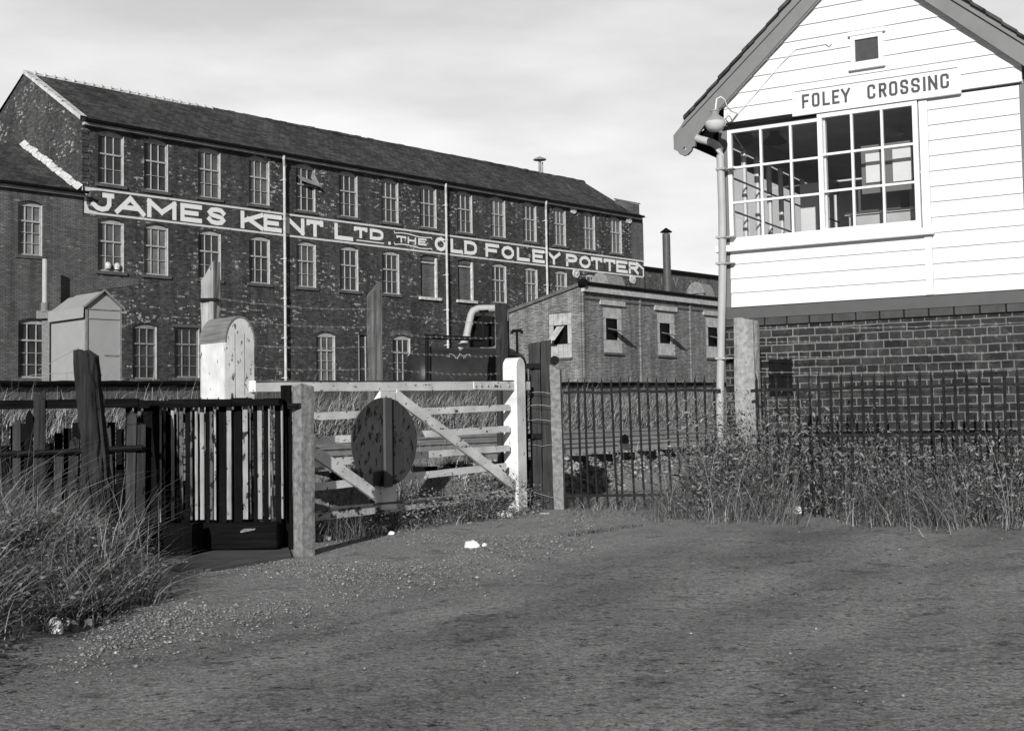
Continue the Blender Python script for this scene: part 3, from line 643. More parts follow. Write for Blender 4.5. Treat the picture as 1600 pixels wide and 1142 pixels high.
for ppx in (911, 1000, 1078): u0 = SB.u(ppx, 520); MB().box(u0-.06, u0+.06, -.08, -.001, 0, zt-.42).build('pilaster', m_shedbrick, shed)
m_shut = wood('shutter_board', .42, .25, 'z', .8, chips=.15, amt=.66)
def boards(root, fx_, w0, w1, z0, z1, hole, axis):
    """boarded window with a square opening and a propped flap"""
    b = MB(); fcol = 5; fr_ = MB(); yy = .05
    def bx(u0_, u1_, a, c):
        if axis == 'x': b.box(u0_, u1_, yy, yy+.03, a, c)
        else: b.box(yy, yy+.03, u0_, u1_, a, c)
    W = (w1-w0)/fcol
    for k in range(fcol):
        a0, a1 = w0+W*k+.012, w0+W*(k+1)-.012; h0, h1 = hole[2], hole[3]
        if a1 > hole[0]+.02 and a0 < hole[1]-.02:
            bx(a0, a1, z0, h0); bx(a0, a1, h1, z1)
        else: bx(a0, a1, z0, h0-.01); bx(a0, a1, h0+.01, h1-.01); bx(a0, a1, h1+.01, z1)
    o = b.build('shuttered_window', m_shut, root)
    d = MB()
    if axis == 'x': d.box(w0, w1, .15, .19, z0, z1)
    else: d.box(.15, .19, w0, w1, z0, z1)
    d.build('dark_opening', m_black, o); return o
for i, (a, b) in enumerate(WN):
    W = b-a; hh = wz1-wz0; hole = (a+W*.26, a+W*.7, wz0+hh*.27, wz0+hh*.73)
    o = boards(shed, SB, a, b, wz0, wz1, hole, 'x'); zm = (hole[2]+hole[3])/2
    f = MB(); f.add([(hole[0],-.0,zm+.05),(hole[1],-.0,zm-.02),(hole[1]+.25,-.8,zm-.2),(hole[0]+.3,-.75,zm-.13),(hole[0],-.0,zm+.0),(hole[1],-.0,zm-.07),(hole[1]+.25,-.8,zm-.25),(hole[0]+.3,-.75,zm-.18)],[(0,1,2,3),(4,7,6,5),(0,4,5,1),(1,5,6,2),(2,6,7,3),(3,7,4,0)])
    f.build('flap', m_greywood, o)
    l = MB(); l.box(a-.28, b+.22, -.09, -.001, wz1+.01, wz1+.26); l.build('lintel', m_reveal, o)
    l = MB(); l.box(a-.04, b+.04, -.1, .04, wz0-.12, wz0-.004); l.build('sill', m_sill, o)
W = gw[1]-gw[0]; hh = gz[1]-gz[0]
o = boards(shed, SB, gw[0], gw[1], gz[0], gz[1], (gw[0]+W*.25, gw[0]+W*.75, gz[0]+hh*.3, gz[0]+hh*.73), 'y')
f = MB(); f.quad((-.02,gw[0]+W*.3,gz[0]+hh*.7),(-.02,gw[0]+W*.62,gz[0]+hh*.7),(-.55,gw[0]+W*.75,gz[0]+hh*.38),(-.55,gw[0]+W*.45,gz[0]+hh*.38)); f.build('flap', m_shut, o)
l = MB(); l.box(-.09, .04, gw[0]-.04, gw[1]+.04, gz[0]-.12, gz[0]-.004); l.build('sill', m_sill, o)
# flue and roof ventilators
uf, zf = SB.fy(1043, 452, 1.2); u2, z2 = SB.fy(1043, 366, 1.2); s = MB(); s.tube([(uf,1.2,zt-.6),(uf,1.2,z2)], .22, 14)
flu = s.build('flue', grey('flue_steel', .085, .5, .3, 3), shed, True)
s = MB(); s.lathe([(.34,.02),(.34,.05),(.03,.28)], (uf,1.2,z2+.06), 16); s.tube([(uf-.15,1.2,z2-.05),(uf-.15,1.2,z2+.1)],.015,5); s.tube([(uf+.15,1.2,z2-.05),(uf+.15,1.2,z2+.1)],.015,5); s.build('cowl', m_black, flu)
for ppx, hw in ((952, .85), (1096, .65)):
    uu = SB.u(ppx, 438, 2.2); s = MB(); zr = SB.z(ppx, 427 if ppx < 1000 else 441, 2.2)-1.08
    pts = [(2.2+.5*cos(t*pi/8), zr+.05+.95*sin(t*pi/8)) for t in range(9)]; s.prismx(pts, uu-hw, uu+hw); s.prismx([(2.2+.6*cos(t*pi/8), zr+.35+.7*sin(t*pi/8)) for t in range(9)], uu-hw-.08, uu-hw+.08)
    s.build('roof_ventilator', m_sashdim, shed)

# ------------------------------------------------------------ oil tank and pipework
TKF = Fr(at(645, 592, 50), 74)
tank = fthing('oil_tank', TKF, 'dark horizontal cylindrical oil tank with scrawled chalk marks behind the gate', 'tank')
zt_ = TKF.z(700, 541); rad = 1.25; zc_ = zt_-rad; u1 = TKF.u(831, 560)
prof = [(0,-.02),(.45*rad,-.0),(.8*rad,.14),(rad*.97,.42),(rad,.7)]; n = 28; s = MB(); vs = []; fs = []
rings = [(r_, x_) for r_, x_ in [(max(p[0], .01), p[1]) for p in prof]] + [(rad, u1-.6), (.8*rad, u1-.1), (.01, u1)]
for r_, x_ in rings:
    for k in range(n): vs.append((x_, rad+r_*cos(2*pi*k/n), zc_+r_*sin(2*pi*k/n)))
for i in range(len(rings)-1):
    for k in range(n): fs.append((i*n+k, (i+1)*n+k, (i+1)*n+(k+1)%n, i*n+(k+1)%n))
s.add(vs, fs); s.build('drum', m_tank, tank, True)
s = MB(); s.box(.8, 1.2, .3, 2.2, 1.2, zc_-.6); s.box(u1-1.4, u1-1.0, .3, 2.2, 1.2, zc_-.6); s.build('cradle', m_conc, tank)
s = MB(); ux = TKF.u(700, 548, .05)
zz_ = [(0, -.3)]
for k in range(22): zz_.append((zz_[-1][0]+random.uniform(-.04,.14), random.uniform(-.55,0)))
ribbon(s, [(ux+p[0]*.9, zc_+1.02+p[1]*.5) for p in zz_], .018, 0, .004)
s2 = MB()
for v in s.v:
    yy = rad-sqrt(max(rad**2-(v[2]-zc_)**2, 0)); s2.v.append((v[0], yy-.012+v[1]*.2, v[2]))
s2.f = s.f; s2.build('chalk_scrawl', m_reveal, tank)
PF = Fr(at(725, 592, 47), 76)
duct = fthing('steam_duct', PF, 'thick pale lagged pipe bending over beside the workshop gable', 'pipe')
pt = lambda x, y: (PF.u(x, y), 0, PF.z(x, y))
s = MB(); s.tube([pt(716,545),pt(722,540),pt(728,531),pt(731,515),pt(736,492),pt(739,486),pt(746,482.5),pt(756,482),pt(790,482)], .135, 12); s.build('pipe', m_pipe, duct, True)
s = MB(); s.tube([pt(733,507),pt(734,503)], .15, 12); s.tube([pt(729,528),pt(729.6,524)], .15, 12); s.build('collar', m_pipe, duct)
s = MB(); a = pt(742,493); b = pt(780,496); s.box(a[0],b[0]-.1,.3,1.0,pt(742,540)[2],a[2]); s.build('duct_housing', m_black, duct)
GP = Fr(at(665, 592, 46), 76)
goal = fthing('pipe_stand', GP, 'black iron goal-post frame standing over the oil tank', 'pipe frame')
pt = lambda x, y: (GP.u(x, y), 0, GP.z(x, y))
s = MB(); s.tube([pt(667,600),pt(667,528)], .06, 8); s.build('leg', m_black, goal); s = MB(); s.tube([pt(755,535),pt(755,487)], .05, 8); s.tube([pt(749,487),pt(763,486)], .05, 8); s.build('leg', m_black, goal)
s = MB(); s.tube([pt(663,526),pt(757,530)], .085, 8); s.build('crossbar', m_black, goal); s = MB(); s.tube([pt(671,600),pt(671,542)], .08, 8); s.build('leg', m_black, goal)
tv = thing('vent_pipe', at(808, 540, 52), 0, 'small black T-topped vent pipe against the workshop gable', 'pipe')
zb = at(808,517,52)[2]-at(808,540,52)[2]
s = MB(); s.tube([(0,0,-1.5),(0,0,zb)], .05, 8); s.tube([(-.2,0,zb),(.2,0,zb+.02)], .07, 8); s.tube([(-.2,0,zb-.12),(-.2,0,zb)], .06, 8); s.tube([(.2,0,zb-.12),(.2,0,zb)], .06, 8); s.build('pipe', m_black, tv)

# ------------------------------------------------------------ far boarded fence
fa_, fb_ = at(-20, 600, 29), at(1150, 600, 68); azf = math.degrees(atan2(fb_[0]-fa_[0], fb_[1]-fa_[1])); FF = Fr(fa_, azf)
fence = fthing('boarded_fence', FF, 'long old boarded fence with dark top rail along the grass bank beyond the rails', 'fence')
Lf = np.linalg.norm(fb_[:2]-fa_[:2]); rail = MB(); brd = MB(); pts = []
nseg = 60
tops = [FF.z(-20+1170*i/nseg, 599.5) for i in range(nseg+1)]; us = [FF.u(-20+1170*i/nseg, 600) for i in range(nseg+1)]
rail.tube([(u_, -.06, z_+random.uniform(-.012,.012)) for u_, z_ in zip(us, tops)], .07, 8); rail.build('top_rail', m_creox, fence)
u_ = 0
while u_ < Lf:
    wd_ = random.uniform(.12,.2); zt2 = np.interp(u_, us, tops)-.02; g_ = tz(*(FF.o+FF.x*u_)[:2])
    brd.box(u_, u_+wd_-.015, .01+random.uniform(-.01,.01), .045, g_-.3, zt2-random.uniform(.0,.04)); u_ += wd_
brd.build('boards', m_greywood, fence)

# ------------------------------------------------------------ railway track
def cs(c, s, z): return (RX*s-RY*c, RY*s+RX*c, z)
m_rail = grey('rail_side', .3, .5, .4, 2); m_railtop = grey('rail_head', .35, .25, .1, 2)
sl_ = MB(); s0, s1 = -30., 160.
for t in (9.0, 13.0, 17.4):
    k = s0
    while k < 80: 
        a = [cs(t-.6, k, 0), cs(t+2.05, k, 0), cs(t+2.05, k+.25, 0), cs(t-.6, k+.25, 0)]
        sl_.prismz([(p[0],p[1]) for p in a][::-1], .38, .475); k += .75
slo = sl_.build('track_sleepers', m_creox); tag(slo, kind='structure')
for t in (9.0, 13.0, 17.4):
    r_ = MB()
    for c_ in (t, t+1.435):
        for (o_, z0, z1) in ((.07,.476,.49),(.012,.49,.575),(.035,.575,.612)):
            r_.prismz([cs(c_-o_,s0,0)[:2], cs(c_+o_,s0,0)[:2], cs(c_+o_,s1,0)[:2], cs(c_-o_,s1,0)[:2]][::-1], z0, z1)
    tag(r_.build('rail_track', m_railtop if t == 9 else m_rail, None), kind='structure')

# ------------------------------------------------------------ signal box
BX = Fr(at(1141, 520, 14), 120.8); u = BX.u; z = BX.z
box = fthing('signal_box', BX, 'white weatherboarded signal box on a dark brick base with gabled roof and name board', 'signal box')
W1 = 3.1; D1 = 4.2; xr = 1.55; ZB = 2.05; ZW = 2.18
yf, yb = -.115, D1+.3; _a, _b = BX.fy(1070, 189, yf), BX.fy(1205, 38, yf); K0 = (_b[1]-_a[1])/(_b[0]-_a[0]); zr_ = _a[1]+K0*(xr-_a[0])-.01
s = MB(); s.box(-.42+.35, W1+.07, .02, D1, -.2, ZB-.09); s.build('brick_base', m_blue, box)
s = MB(); x = -.09
while x < W1+.05: s.box(x, min(x+.235, W1+.09), -.012, .2, ZB-.086, ZB-.004); x += .247
s.build('brick_coping', grey('blue_coping', .06, .5, .4, 6), box, bevel=.006)
s = MB(); s.box(-.075, W1+.075, -.005, D1-.01, ZB, ZW+.004); s.build('sill_beam', grey('beam_paint', .095, .6, .12, 5), box)
for a in (-.075, W1-.025): MB().box(a, a+.1, .0, .1, ZW+.006, 4.2).build('corner_post', m_gpost, box)
# window layout
wl0, wm0, wm1, wr1 = u(1143,300), u(1283,280), u(1289,280), u(1436,270)
zs_ = 2.86; zh = z(1290,178)-.005
LB = u(1447,420); RB0 = u(1459,420)
# weatherboards: every board its own slightly tilted plank, all on one gable
pitchb = .157; wb = MB(); zb = ZW
def plank(x0, x1, z0, z1, sl0=0, sl1=0):
    x0b, x1b = x0, x1
    wb.add([(x0,-.024,z0),(x1,-.024,z0),(x1-sl1,-.008,z1),(x0+sl0,-.008,z1),(x0,.02,z0),(x1,.02,z0),(x1-sl1,.02,z1),(x0+sl0,.02,z1)],
           [(0,1,2,3),(4,7,6,5),(0,4,5,1),(1,5,6,2),(2,6,7,3),(3,7,4,0)])
vx0, vx1, vz0, vz1 = u(1331,80), u(1381,76), z(1356,103), z(1356,55)
while zb < zr_-.12:
    zt2 = zb+pitchb+.004
    if zb < 2.75:
        plank(.03, LB-.003, zb, min(zt2, 2.79)); plank(RB0, W1-.03, zb, zt2)
    elif zb < zh:
        plank(RB0, W1-.03, zb, min(zt2, zh+.02) if zt2 > zh+.05 else zt2)
    else:
        a = max(.0, (zb-zr_+.06)/K0+xr); b = min(W1, xr-(zb-zr_+.06)/K0); a2 = max(.0, (zt2-zr_+.06)/K0+xr); b2 = min(W1, xr-(zt2-zr_+.06)/K0)
        if b-a > .1: plank(a, b, zb, zt2, a2-a, b-b2)
    zb += pitchb
wb.build('weatherboards', m_board, box)
s = MB(); s.box(LB, RB0-.003, -.03, .02, ZW+.002, 2.785); s.box(u(1440,270), RB0-.003, -.032, .02, 2.862, zh); s.build('window_trim', m_white, box)
s = MB(); s.box(-.12, RB0+.03, -.09, .03, 2.788, 2.858); s.build('window_ledge', m_white, box, bevel=.004)
# two sashes
def bsash(x0, x1, y0, z0_, z1_, nm):
    f = MB(); t = .05; f.box(x0, x0+t, y0, y0+.05, z0_, z1_); f.box(x1-t, x1, y0, y0+.05, z0_, z1_); f.box(x0+t, x1-t, y0, y0+.05, z0_, z0_+.085); f.box(x0+t, x1-t, y0, y0+.05, z1_-.045, z1_)
    W = x1-x0-2*t; Hh = z1_-.045-z0_-.085
    for k in (1, 2): f.box(x0+t+W*k/3-.012, x0+t+W*k/3+.012, y0+.004, y0+.044, z0_+.085, z1_-.045)
    for k in (1, 2):
        for j in range(3): f.box(x0+t+W*j/3+.012*(j>0), x0+t+W*(j+1)/3-.012*(j<2), y0+.004, y0+.044, z0_+.085+Hh*k/3-.012, z0_+.085+Hh*k/3+.012)
    o = f.build('sliding_window', m_white, box); o['label'] = nm
    g_ = MB(); g_.quad((x0+t*.8,y0+.022,z0_+.07),(x1-t*.8,y0+.022,z0_+.07),(x1-t*.8,y0+.022,z1_-.03),(x0+t*.8,y0+.022,z1_-.03)); g_.build('pane', m_glass, o); return o
bsash(.02, wm1+.02, .0, zs_, zh-.02, 'left nine-pane window of the signal box'); bsash(wm0-.01, u(1438,270), -.05 if 0 else -.052, zs_+.0, zh-.0, 'right nine-pane window of the signal box')
s = MB(); s.box(-.02, wm0+.1, -.03, .01, zh-.018, zh+.012); s.build('head_flashing', m_black, box)
# gable vent window
s = MB(); t = .045; x0, x1, z0, z1 = vx0, vx1, vz0, vz1
s.box(x0-.02,x1+.03,-.06,-.012,z1-.0,z1+.045); s.box(x0,x0+t,-.05,-.012,z0,z1-.002); s.box(x1-t,x1,-.05,-.012,z0,z1-.002); s.box(x0+t,x1-t,-.05,-.012,z0,z0+t); s.box(x0+t,x1-t,-.05,-.012,z1-t,z1-.002)
s.box(x0-.02,x1+.02,-.07,-.012,z0-.04,z0-.002)
o = s.build('gable_vent', m_white, box); s = MB(); s.box(x0+t,x1-t,-.03,-.026,z0+t,z1-t); s.build('vent_mesh', grey('vent_dark', .06, .5, .2, 20), o)
# name board
m_lgrey = grey('letter_grey', .075, .6, .1, 8)
nz0, nz1 = 4.195, 4.455; nx0, nx1 = u(1241,160), u(1503,130)
s = MB(); s.box(nx0+.03, nx1-.03, -.045, -.026, nz0+.02, nz1-.01); nb = s.build('name_board', m_white, box)
s = MB(); s.box(nx0, nx1, -.075, -.026, nz0-.018, nz0+.018); s.box(nx0, nx1, -.06, -.026, nz1-.008, nz1+.012); s.box(nx0, nx0+.028, -.06, -.026, nz0+.02, nz1-.01); s.box(nx1-.028, nx1, -.06, -.026, nz0+.02, nz1-.01); s.build('board_frame', m_white, nb)
s = MB()
for ch, a, b in [('F',1253,1264.5),('O',1268.5,1280.5),('L',1285,1296.5),('E',1300,1311.5),('Y',1314,1328.5),('C',1355,1367.5),('R',1373,1385),('O',1389,1402),('S',1406.5,1419),('S',1423.5,1437),('I',1441,1447),('N',1450,1464.5),('G',1469,1482.5)]:
    yv = 160-(a-1258)*.163; glyph(s, ch, u(a,yv,-.05), u(b,yv-2,-.05), 4.253, 4.403, .025, y=-.0455, tbl=BX_GL, h=.003, par=nb, mat=m_lgrey)
# roof: slates, bargeboards with shaped tails

def rz(x): return zr_-K0*abs(x-xr)
s = MB(); th = .03
for sg in (-1, 1):
    xe = xr+sg*(xr+.42); n = 12; ym = np.linspace(yf-.05, yb, n)
    for i in range(14):
        xa = xr+sg*(xr+.42)*i/14; xb = xr+sg*(xr+.42)*(i+1)/14; jit = random.uniform(-.006,.012)
        pts = [(xa, rz(xa)+.0), (xb, rz(xb)+.012), (xb, rz(xb)+.042+jit), (xa, rz(xa)+.03+jit)]
        if sg < 0: pts = pts[::-1]
        s.prism(pts, yf-.05-random.uniform(0,.02), yb)
rf = s.build('roof', m_slate, box)
s = MB(); s.prismx([(yf,zr_-.02),(yb,zr_-.02),(yb,zr_+.1),(yf,zr_+.1)], xr-.06, xr+.06); s.build('ridge', m_slate, rf)
tail = [(1070.3,186.6),(1061.9,199.7),(1052.1,211.9),(1052.9,234),(1058.5,236.5),(1062,241.5),(1067.5,243.6),(1074,242),(1079.7,236),(1081.6,229.7),(1086,228.8),(1087,219.4),(1091.9,208),(1101,195)]
tp = [BX.fy(px_, py_, yf) for px_, py_ in tail]
inner = lambda x: rz(x)-.27
hc = BX.fy(1069.6, 232.3, yf); hr = .017
def barge(side):
    m_ = lambda p: (p[0], p[1]) if side < 0 else (2*xr-p[0], p[1])
    a0 = tp[0]; out = [m_(p) for p in tp]
    xin = tp[-1][0]; poly_tail = out[:]
    s = MB()
    # tail with a drilled hole, quads fanned between outline and hole ring
    N = len(out); ring = []
    for p in out:
        h_ = m_(hc); ang = atan2(p[1]-h_[1], p[0]-h_[0]); ring.append((h_[0]+hr*cos(ang), h_[1]+hr*sin(ang)))
    for i in range(N):
        j = (i+1) % N; s.prism([out[i], ring[i], ring[j], out[j]][::(1 if side > 0 else 1)], yf, yf+.04)
    # straight board
    x0_ = tp[0][0]; x1_ = tp[-1][0]
    s.prism([m_(p) for p in [(tp[-1][0],tp[-1][1]),(xr, inner(xr)),(xr, rz(xr)-.005),(tp[0][0],tp[0][1])]][::-1 if side > 0 else 1], yf+.0015, yf+.0385)
    o = s.build('bargeboard', m_barge, box)
    t_ = MB(); a = (tp[1][0], tp[1][1]-.02); 
    P0 = np.array([tp[0][0]-.03, tp[0][1]-.09]); P1 = np.array([xr, rz(xr)-.115])
    t_.prism([m_(p) for p in [P0, P1, P1+[0,.115], P0+[.03,.085]]][::-1 if side > 0 else 1], yf-.022, yf-.0005); t_.build('moulding', m_barge, o)
    return o
barge(-1); barge(1)
s = MB()
for sg in (-1, 1):       # soffit boards under the overhang
    pts = [(xr, rz(xr)-.235), (xr+sg*(xr+.1), rz(xr+xr+.1)-.235), (xr+sg*(xr+.1), rz(xr+xr+.1)-.255), (xr, rz(xr)-.255)]
    s.prism(pts[::-1] if sg < 0 else pts, yf+.04, -.028)
s.build('soffit', m_white, box)
# eaves gutter, swan neck and downpipe
s = MB(); xe = -.36; s.tube([(xe,.02,4.07),(xe,yb,4.07)], .05, 8); s.build('gutter', m_pipe, box)
px3 = lambda X_, Y_, yo: (BX.u(X_, Y_, yo), yo, BX.z(X_, Y_, yo))
pipe = [px3(1088,216,-.1), px3(1093,218,-.1), px3(1112,223,-.1), px3(1120,227.5,-.1), px3(1124.5,234,-.1), px3(1125.5,243,-.1), px3(1128.5,330,-.1), px3(1129,420,-.1), px3(1127.5,500,-.1), px3(1125.5,600,-.1), px3(1124.5,700,-.1), px3(1124,790,-.1)]
s = MB(); s.tube(pipe, .043, 14); dpo = s.build('downpipe', m_pipe, box, True)
for py_ in (265, 371, 412, 560):
    s = MB(); c_ = px3(1128, py_, -.1); s.box(c_[0]-.055, c_[0]+.055, -.155, -.045, c_[2]-.012, c_[2]+.012); s.box(c_[0]+.05, c_[0]+.13, -.11, -.0, c_[2]-.006, c_[2]+.006); s.build('pipe_bracket', m_gut, dpo)
# dark fascia behind the eave
s = MB(); s.prism([(-.4,4.0),(-.08,3.98),(-.08,4.28),(-.34,4.13)], .0, .03); s.box(-.38,-.08,.03,D1,4.0,4.02); s.build('eaves_soffit', m_creox, box)
# outside lamp
yo = -.42; lamp = [px3(1153,178,-.03), px3(1143,174,-.2), px3(1136,167,-.3), px3(1132,156,-.38), px3(1126,151.5,yo), px3(1120,155,yo), px3(1118.5,165,yo), px3(1118,172,yo)]
s = MB(); s.tube(lamp, .009, 8); la = s.build('lamp_bracket', m_white, box, True)
lc = px3(1117.3, 191, yo); s = MB(); s.lathe([(.03,.125),(.045,.11),(.04,.08),(.06,.06),(.1,.03),(.112,.0)], lc, 20, False); s.lathe([(.034,.135),(.05,.128),(.05,.115),(.034,.108)], lc, 16)
s.build('lamp_shade', grey('enamel_grey', .3, .3, .1, 4), la, True)
s = MB(); s.lathe([(.112,.0),(.11,-.03),(.09,-.07),(.06,-.098),(.0,-.108)], lc, 20, False); s.build('lamp_glass', grey('opal_glass', .6, .2, .05, 4, spec=.6), la, True)
s = MB(); s.lathe([(.0,.045),(.018,.035),(.02,.0),(.037,-.035),(.03,-.06),(.0,-.075)], lc, 14, False); s.build('bulb', m_white, la, True)
s = MB(); s.lathe([(.10,.018),(.02,.045),(.01,.05)], lc, 16, False); s.build('reflector', m_white, la, True)
s = MB(); s.tube([px3(1148,183,-.03), px3(1168,161,-.03), px3(1220,100,-.03), px3(1243,77.5,-.03), px3(1290,69,-.03), px3(1292,70,-.04), px3(1296,71.5,-.05), px3(1300,67,-.03)], .006, 6)
s.tube([px3(1153,178,-.03), px3(1148,183,-.045), px3(1144,188,-.06), px3(1141,180,-.06), px3(1138,177,-.06), px3(1134,184,-.05), px3(1133,196,-.04)], .006, 6); s.build('cable_conduit', m_white, box)
# room inside
m_room = grey('room_paint', .75, .7, .1, 3); m_dark = grey('room_ceiling', .4, .8, .2, 3)
s = MB(); s.box(.02, W1-.02, .06, D1-.06, 2.3, 2.36); s.build('floor', m_greywood, box)
s = MB(); s.box(.0, W1, .06, D1-.05, 4.22, 4.26); s.build('ceiling', m_dark, box)
s = MB(); s.box(W1-.04, W1+.0, .1, D1-.05, 2.18, 4.2); s.box(0, W1, D1-.04, D1, 2.18, 4.2); s.build('inner_wall', m_room, box)
s = MB(); s.box(-.05, .04, .1, D1-.05, 2.18, 2.84); s.box(-.05, .04, .1, D1-.05, 4.02, 4.2); s.build('side_wall', m_gpost, box)
s = MB()
yy = .14
while yy < D1: s.box(-.03, .02, yy, yy+.045, 2.842, 4.018); yy += .42
s.build('side_window', m_white, box)
s = MB()
for zz in (3.25, 3.62): s.tube([(.05,.1,zz),(.05,D1-.1,zz)], .011, 6)
s.build('guard_bar', m_gpost, box)
s = MB(); s.quad((-.006,.14,2.85),(-.006,D1-.1,2.85),(-.006,D1-.1,4.01),(-.006,.14,4.01)); s.build('side_pane', m_pane2 if 0 else glass('side_glass', .8), box)
s = MB(); c_ = px3(1211, 216, .7); s.lathe([(.018,.3),(.018,.1),(.05,.09),(.055,.04),(.13,-.04),(.135,-.06)], c_, 18, False); s.build('hanging_lamp', m_black, box, True)
s = MB(); c_ = px3(1395, 203, 1.3); s.lathe([(.01,.35),(.015,.1),(.03,.09),(.12,-.06)], c_, 18, False); s.build('hanging_lamp', grey('tin_shade', .6, .5, .1, 4), box, True)
s = MB(); y_ = .22; a, b = px3(1352,241,y_), px3(1383,283,y_); s.box(a[0], b[0], y_, y_+.004, b[2], a[2]); a, b = px3(1394,234,y_), px3(1426,281,y_); s.box(a[0], b[0], y_, y_+.004, b[2], a[2]); s.build('notice', m_litter, box)
s = MB(); a, b = px3(1345,232,y_+.02), px3(1431,292,y_+.02); s.box(a[0], b[0]+.02, y_+.02, y_+.05, b[2]-.02, a[2]+.02); s.build('notice_board', m_gpost, box)
m_cup = grey('cupboard_paint', .5, .6, .15, 3)
s = MB(); s.box(1.22, 2.7, .45, 1.0, 2.36, 3.13); s.box(1.62,1.63,.44,.45,2.4,3.1); s.box(2.0,2.6,.44,.45,2.86,2.87); cu = s.build('locker', m_cup, box)
s = MB(); s.box(1.18, 2.75, .42, 1.05, 3.132, 3.16); s.build('counter_top', m_room, box)
s = MB(); s.box(1.3, 1.75, .55, .95, 3.162, 3.42); s.build('instrument_case', grey('case_dark', .1, .5, .2, 4), box)
s = MB(); c_ = px3(1264, 250, 1.6); s.box(c_[0]-.12, c_[0]+.1, 1.6, 1.9, 2.36, 3.75); s.build('cabinet', m_room, box)
# stuff fixed to the brick base
s = MB(); a, b = px3(1200,562,.0), px3(1238,618,.0); s.box(a[0], b[0], .011, .019, b[2], a[2]); s.build('tarred_patch', m_black, box)

# concrete pillar at the box corner
p_ = at(1170, 700, 13.15); pil = MB(); pil.post((0,0), .235, .2, -.1, at(1168,497,13.15)[2], 14, .009, rot=radians(-30), nx=4, taper=.06, top=lambda a, b: -.03*(a > 0)); o = pil.build('stone_pillar', m_conc2); o.location = (p_[0], p_[1], 0)
tag(o, 'rough stone gatepost standing in weeds against the signal box corner', 'pillar')

# ------------------------------------------------------------ railings
def railing(fr_, xs_, ztop, zrail, label, lowz=.14, leanx=.0, x_end=None):
    t = fthing('iron_railing', fr_, label, 'railings', None)
    for k, x in enumerate(xs_):
        b = MB(); j = random.uniform(-.01,.01); h = ztop+random.uniform(-.03,.015); r = .0125
        P_ = fr_.o+fr_.x*x; g_ = tz(P_[0], P_[1])-.05
        l_ = leanx+random.gauss(0,.016)
        b.tube([(x+l_*-1,0,g_),(x+l_*-.4,j*.5,zrail*.5),(x,j,h-.07)], r, 6, r2=r)
        b.tube([(x,j,h-.09),(x,j,h-.06),(x+random.gauss(0,.008),j,h)], .016, 6, r2=.001); b.build('bar', m_iron, t)
    L0, L1 = xs_[0]-.06, (x_end or xs_[-1]+.08)
    b = MB(); n = 14; pts = [(L0+(L1-L0)*i/n, -.006+.008*sin(i), zrail+.008*sin(i*1.3)) for i in range(n+1)]
    for i in range(n): b.beam((pts[i][0],pts[i][2]), (pts[i+1][0],pts[i+1][2]), .03, -.018, -.008)
    b.build('top_rail', m_iron, t)
    b = MB(); b.box(L0, L1, -.018, -.008, lowz, lowz+.03); b.build('bottom_rail', m_iron, t)
    return t
m_iron = grey('rusty_iron', .02, .8, .7, 18, spec=.1)
p0, p1 = at(884, 700, 14.1), at(1124, 700, 13.9); RL = Fr(p0, math.degrees(atan2(p1[0]-p0[0], p1[1]-p0[1])))
pxs = [889,903,913.5,926,940,955,969,983,997.5,1011.5,1026,1041,1056,1070.5,1086,1101,1116]
railing(RL, [RL.u(x, 611) for x in pxs], RL.z(1000, 588.5), RL.z(1000, 611.5), 'rusty spiked railings between the concrete post and the signal box downpipe', leanx=-.02, x_end=RL.u(1126,611))
p0 = at(1168, 700, 12.8); RR = Fr(p0, 120.8)
pxs = [1182.5,1194.5,1213,1231,1246.5,1264.5,1279,1297,1314,1331,1347.5,1366,1383,1400.5,1418.5,1437.5,1455.5,1474,1492.5,1511,1530.5,1550,1570,1590,1611]
railing(RR, [RR.u(x, 606) for x in pxs], RR.z(1350, 578.5), RR.z(1350, 606), 'rusty spiked railings rising out of tall weeds before the signal box brick base', lowz=.78)

# ------------------------------------------------------------ hinge posts
hp = thing('hinge_post', (at(848,795,14.2)[0], at(848,795,14.2)[1], 0), 0, 'pair of bolted dark timber balks carrying the crossing gate hinges', 'gate post')
zt_ = at(848,533,14.2)[2]
for dx, dzz in ((-.062, -.02), (.062, .0)):
    s = MB(); s.post((dx,0), .115, .2, -.1, zt_+dzz, 14, .005, nx=3, top=lambda a,b: .01*a); s.build('balk', m_greywood2, hp)
s = MB(); s.tube([(-.165,-.05,.05),(-.165,-.05,zt_-.35)], .018, 8); s.tube([(.155,-.05,.0),(.155,-.05,zt_-.3)], .02, 8); s.build('iron_rod', m_black, hp)
for zz in (zt_-.28, zt_-1.05): MB().box(-.2, .0, -.125, -.105, zz-.03, zz+.03).tube([(-.1,-.15,zz),(-.1,-.1,zz)], .03, 8).build('hinge_strap', m_black, hp)
for zz in (zt_-.22, .72): MB().tube([(.16,-.12,zz),(.16,.02,zz)], .05, 10).build('hinge_boss', m_black, hp)
s = MB()
for zz in (1.28, 1.14, .98):
    n = 16; s.tube([(.13*cos(t*2*pi/n)*1.5+.03, -.06+.14*sin(t*2*pi/n)-.02, zz-.015*sin(t)) for t in range(n+1)], .003, 4)
s.tube([(-.1,-.115,.72),(.0,-.12,.7),(.2,-.12,.73)], .003, 4); s.tube([(-.1,-.115,.2),(.1,-.12,.14),(.25,-.12,.15)], .003, 4); s.build('tie_wire', m_gut, hp)
cp = MB(); p_ = at(875, 795, 14.05); zt2 = at(875, 574, 14.05)[2]; cp.post((0,0), .115, .12, -.1, zt2, 14, .004, nx=3, rot=radians(-12), lean=(-.02,0), top=lambda a,b: .03*(-a)); o = cp.build('concrete_post', m_conc); o.location = (p_[0], p_[1], 0)
tag(o, 'weathered concrete post beside the gate hinge balks at the railing end', 'post')

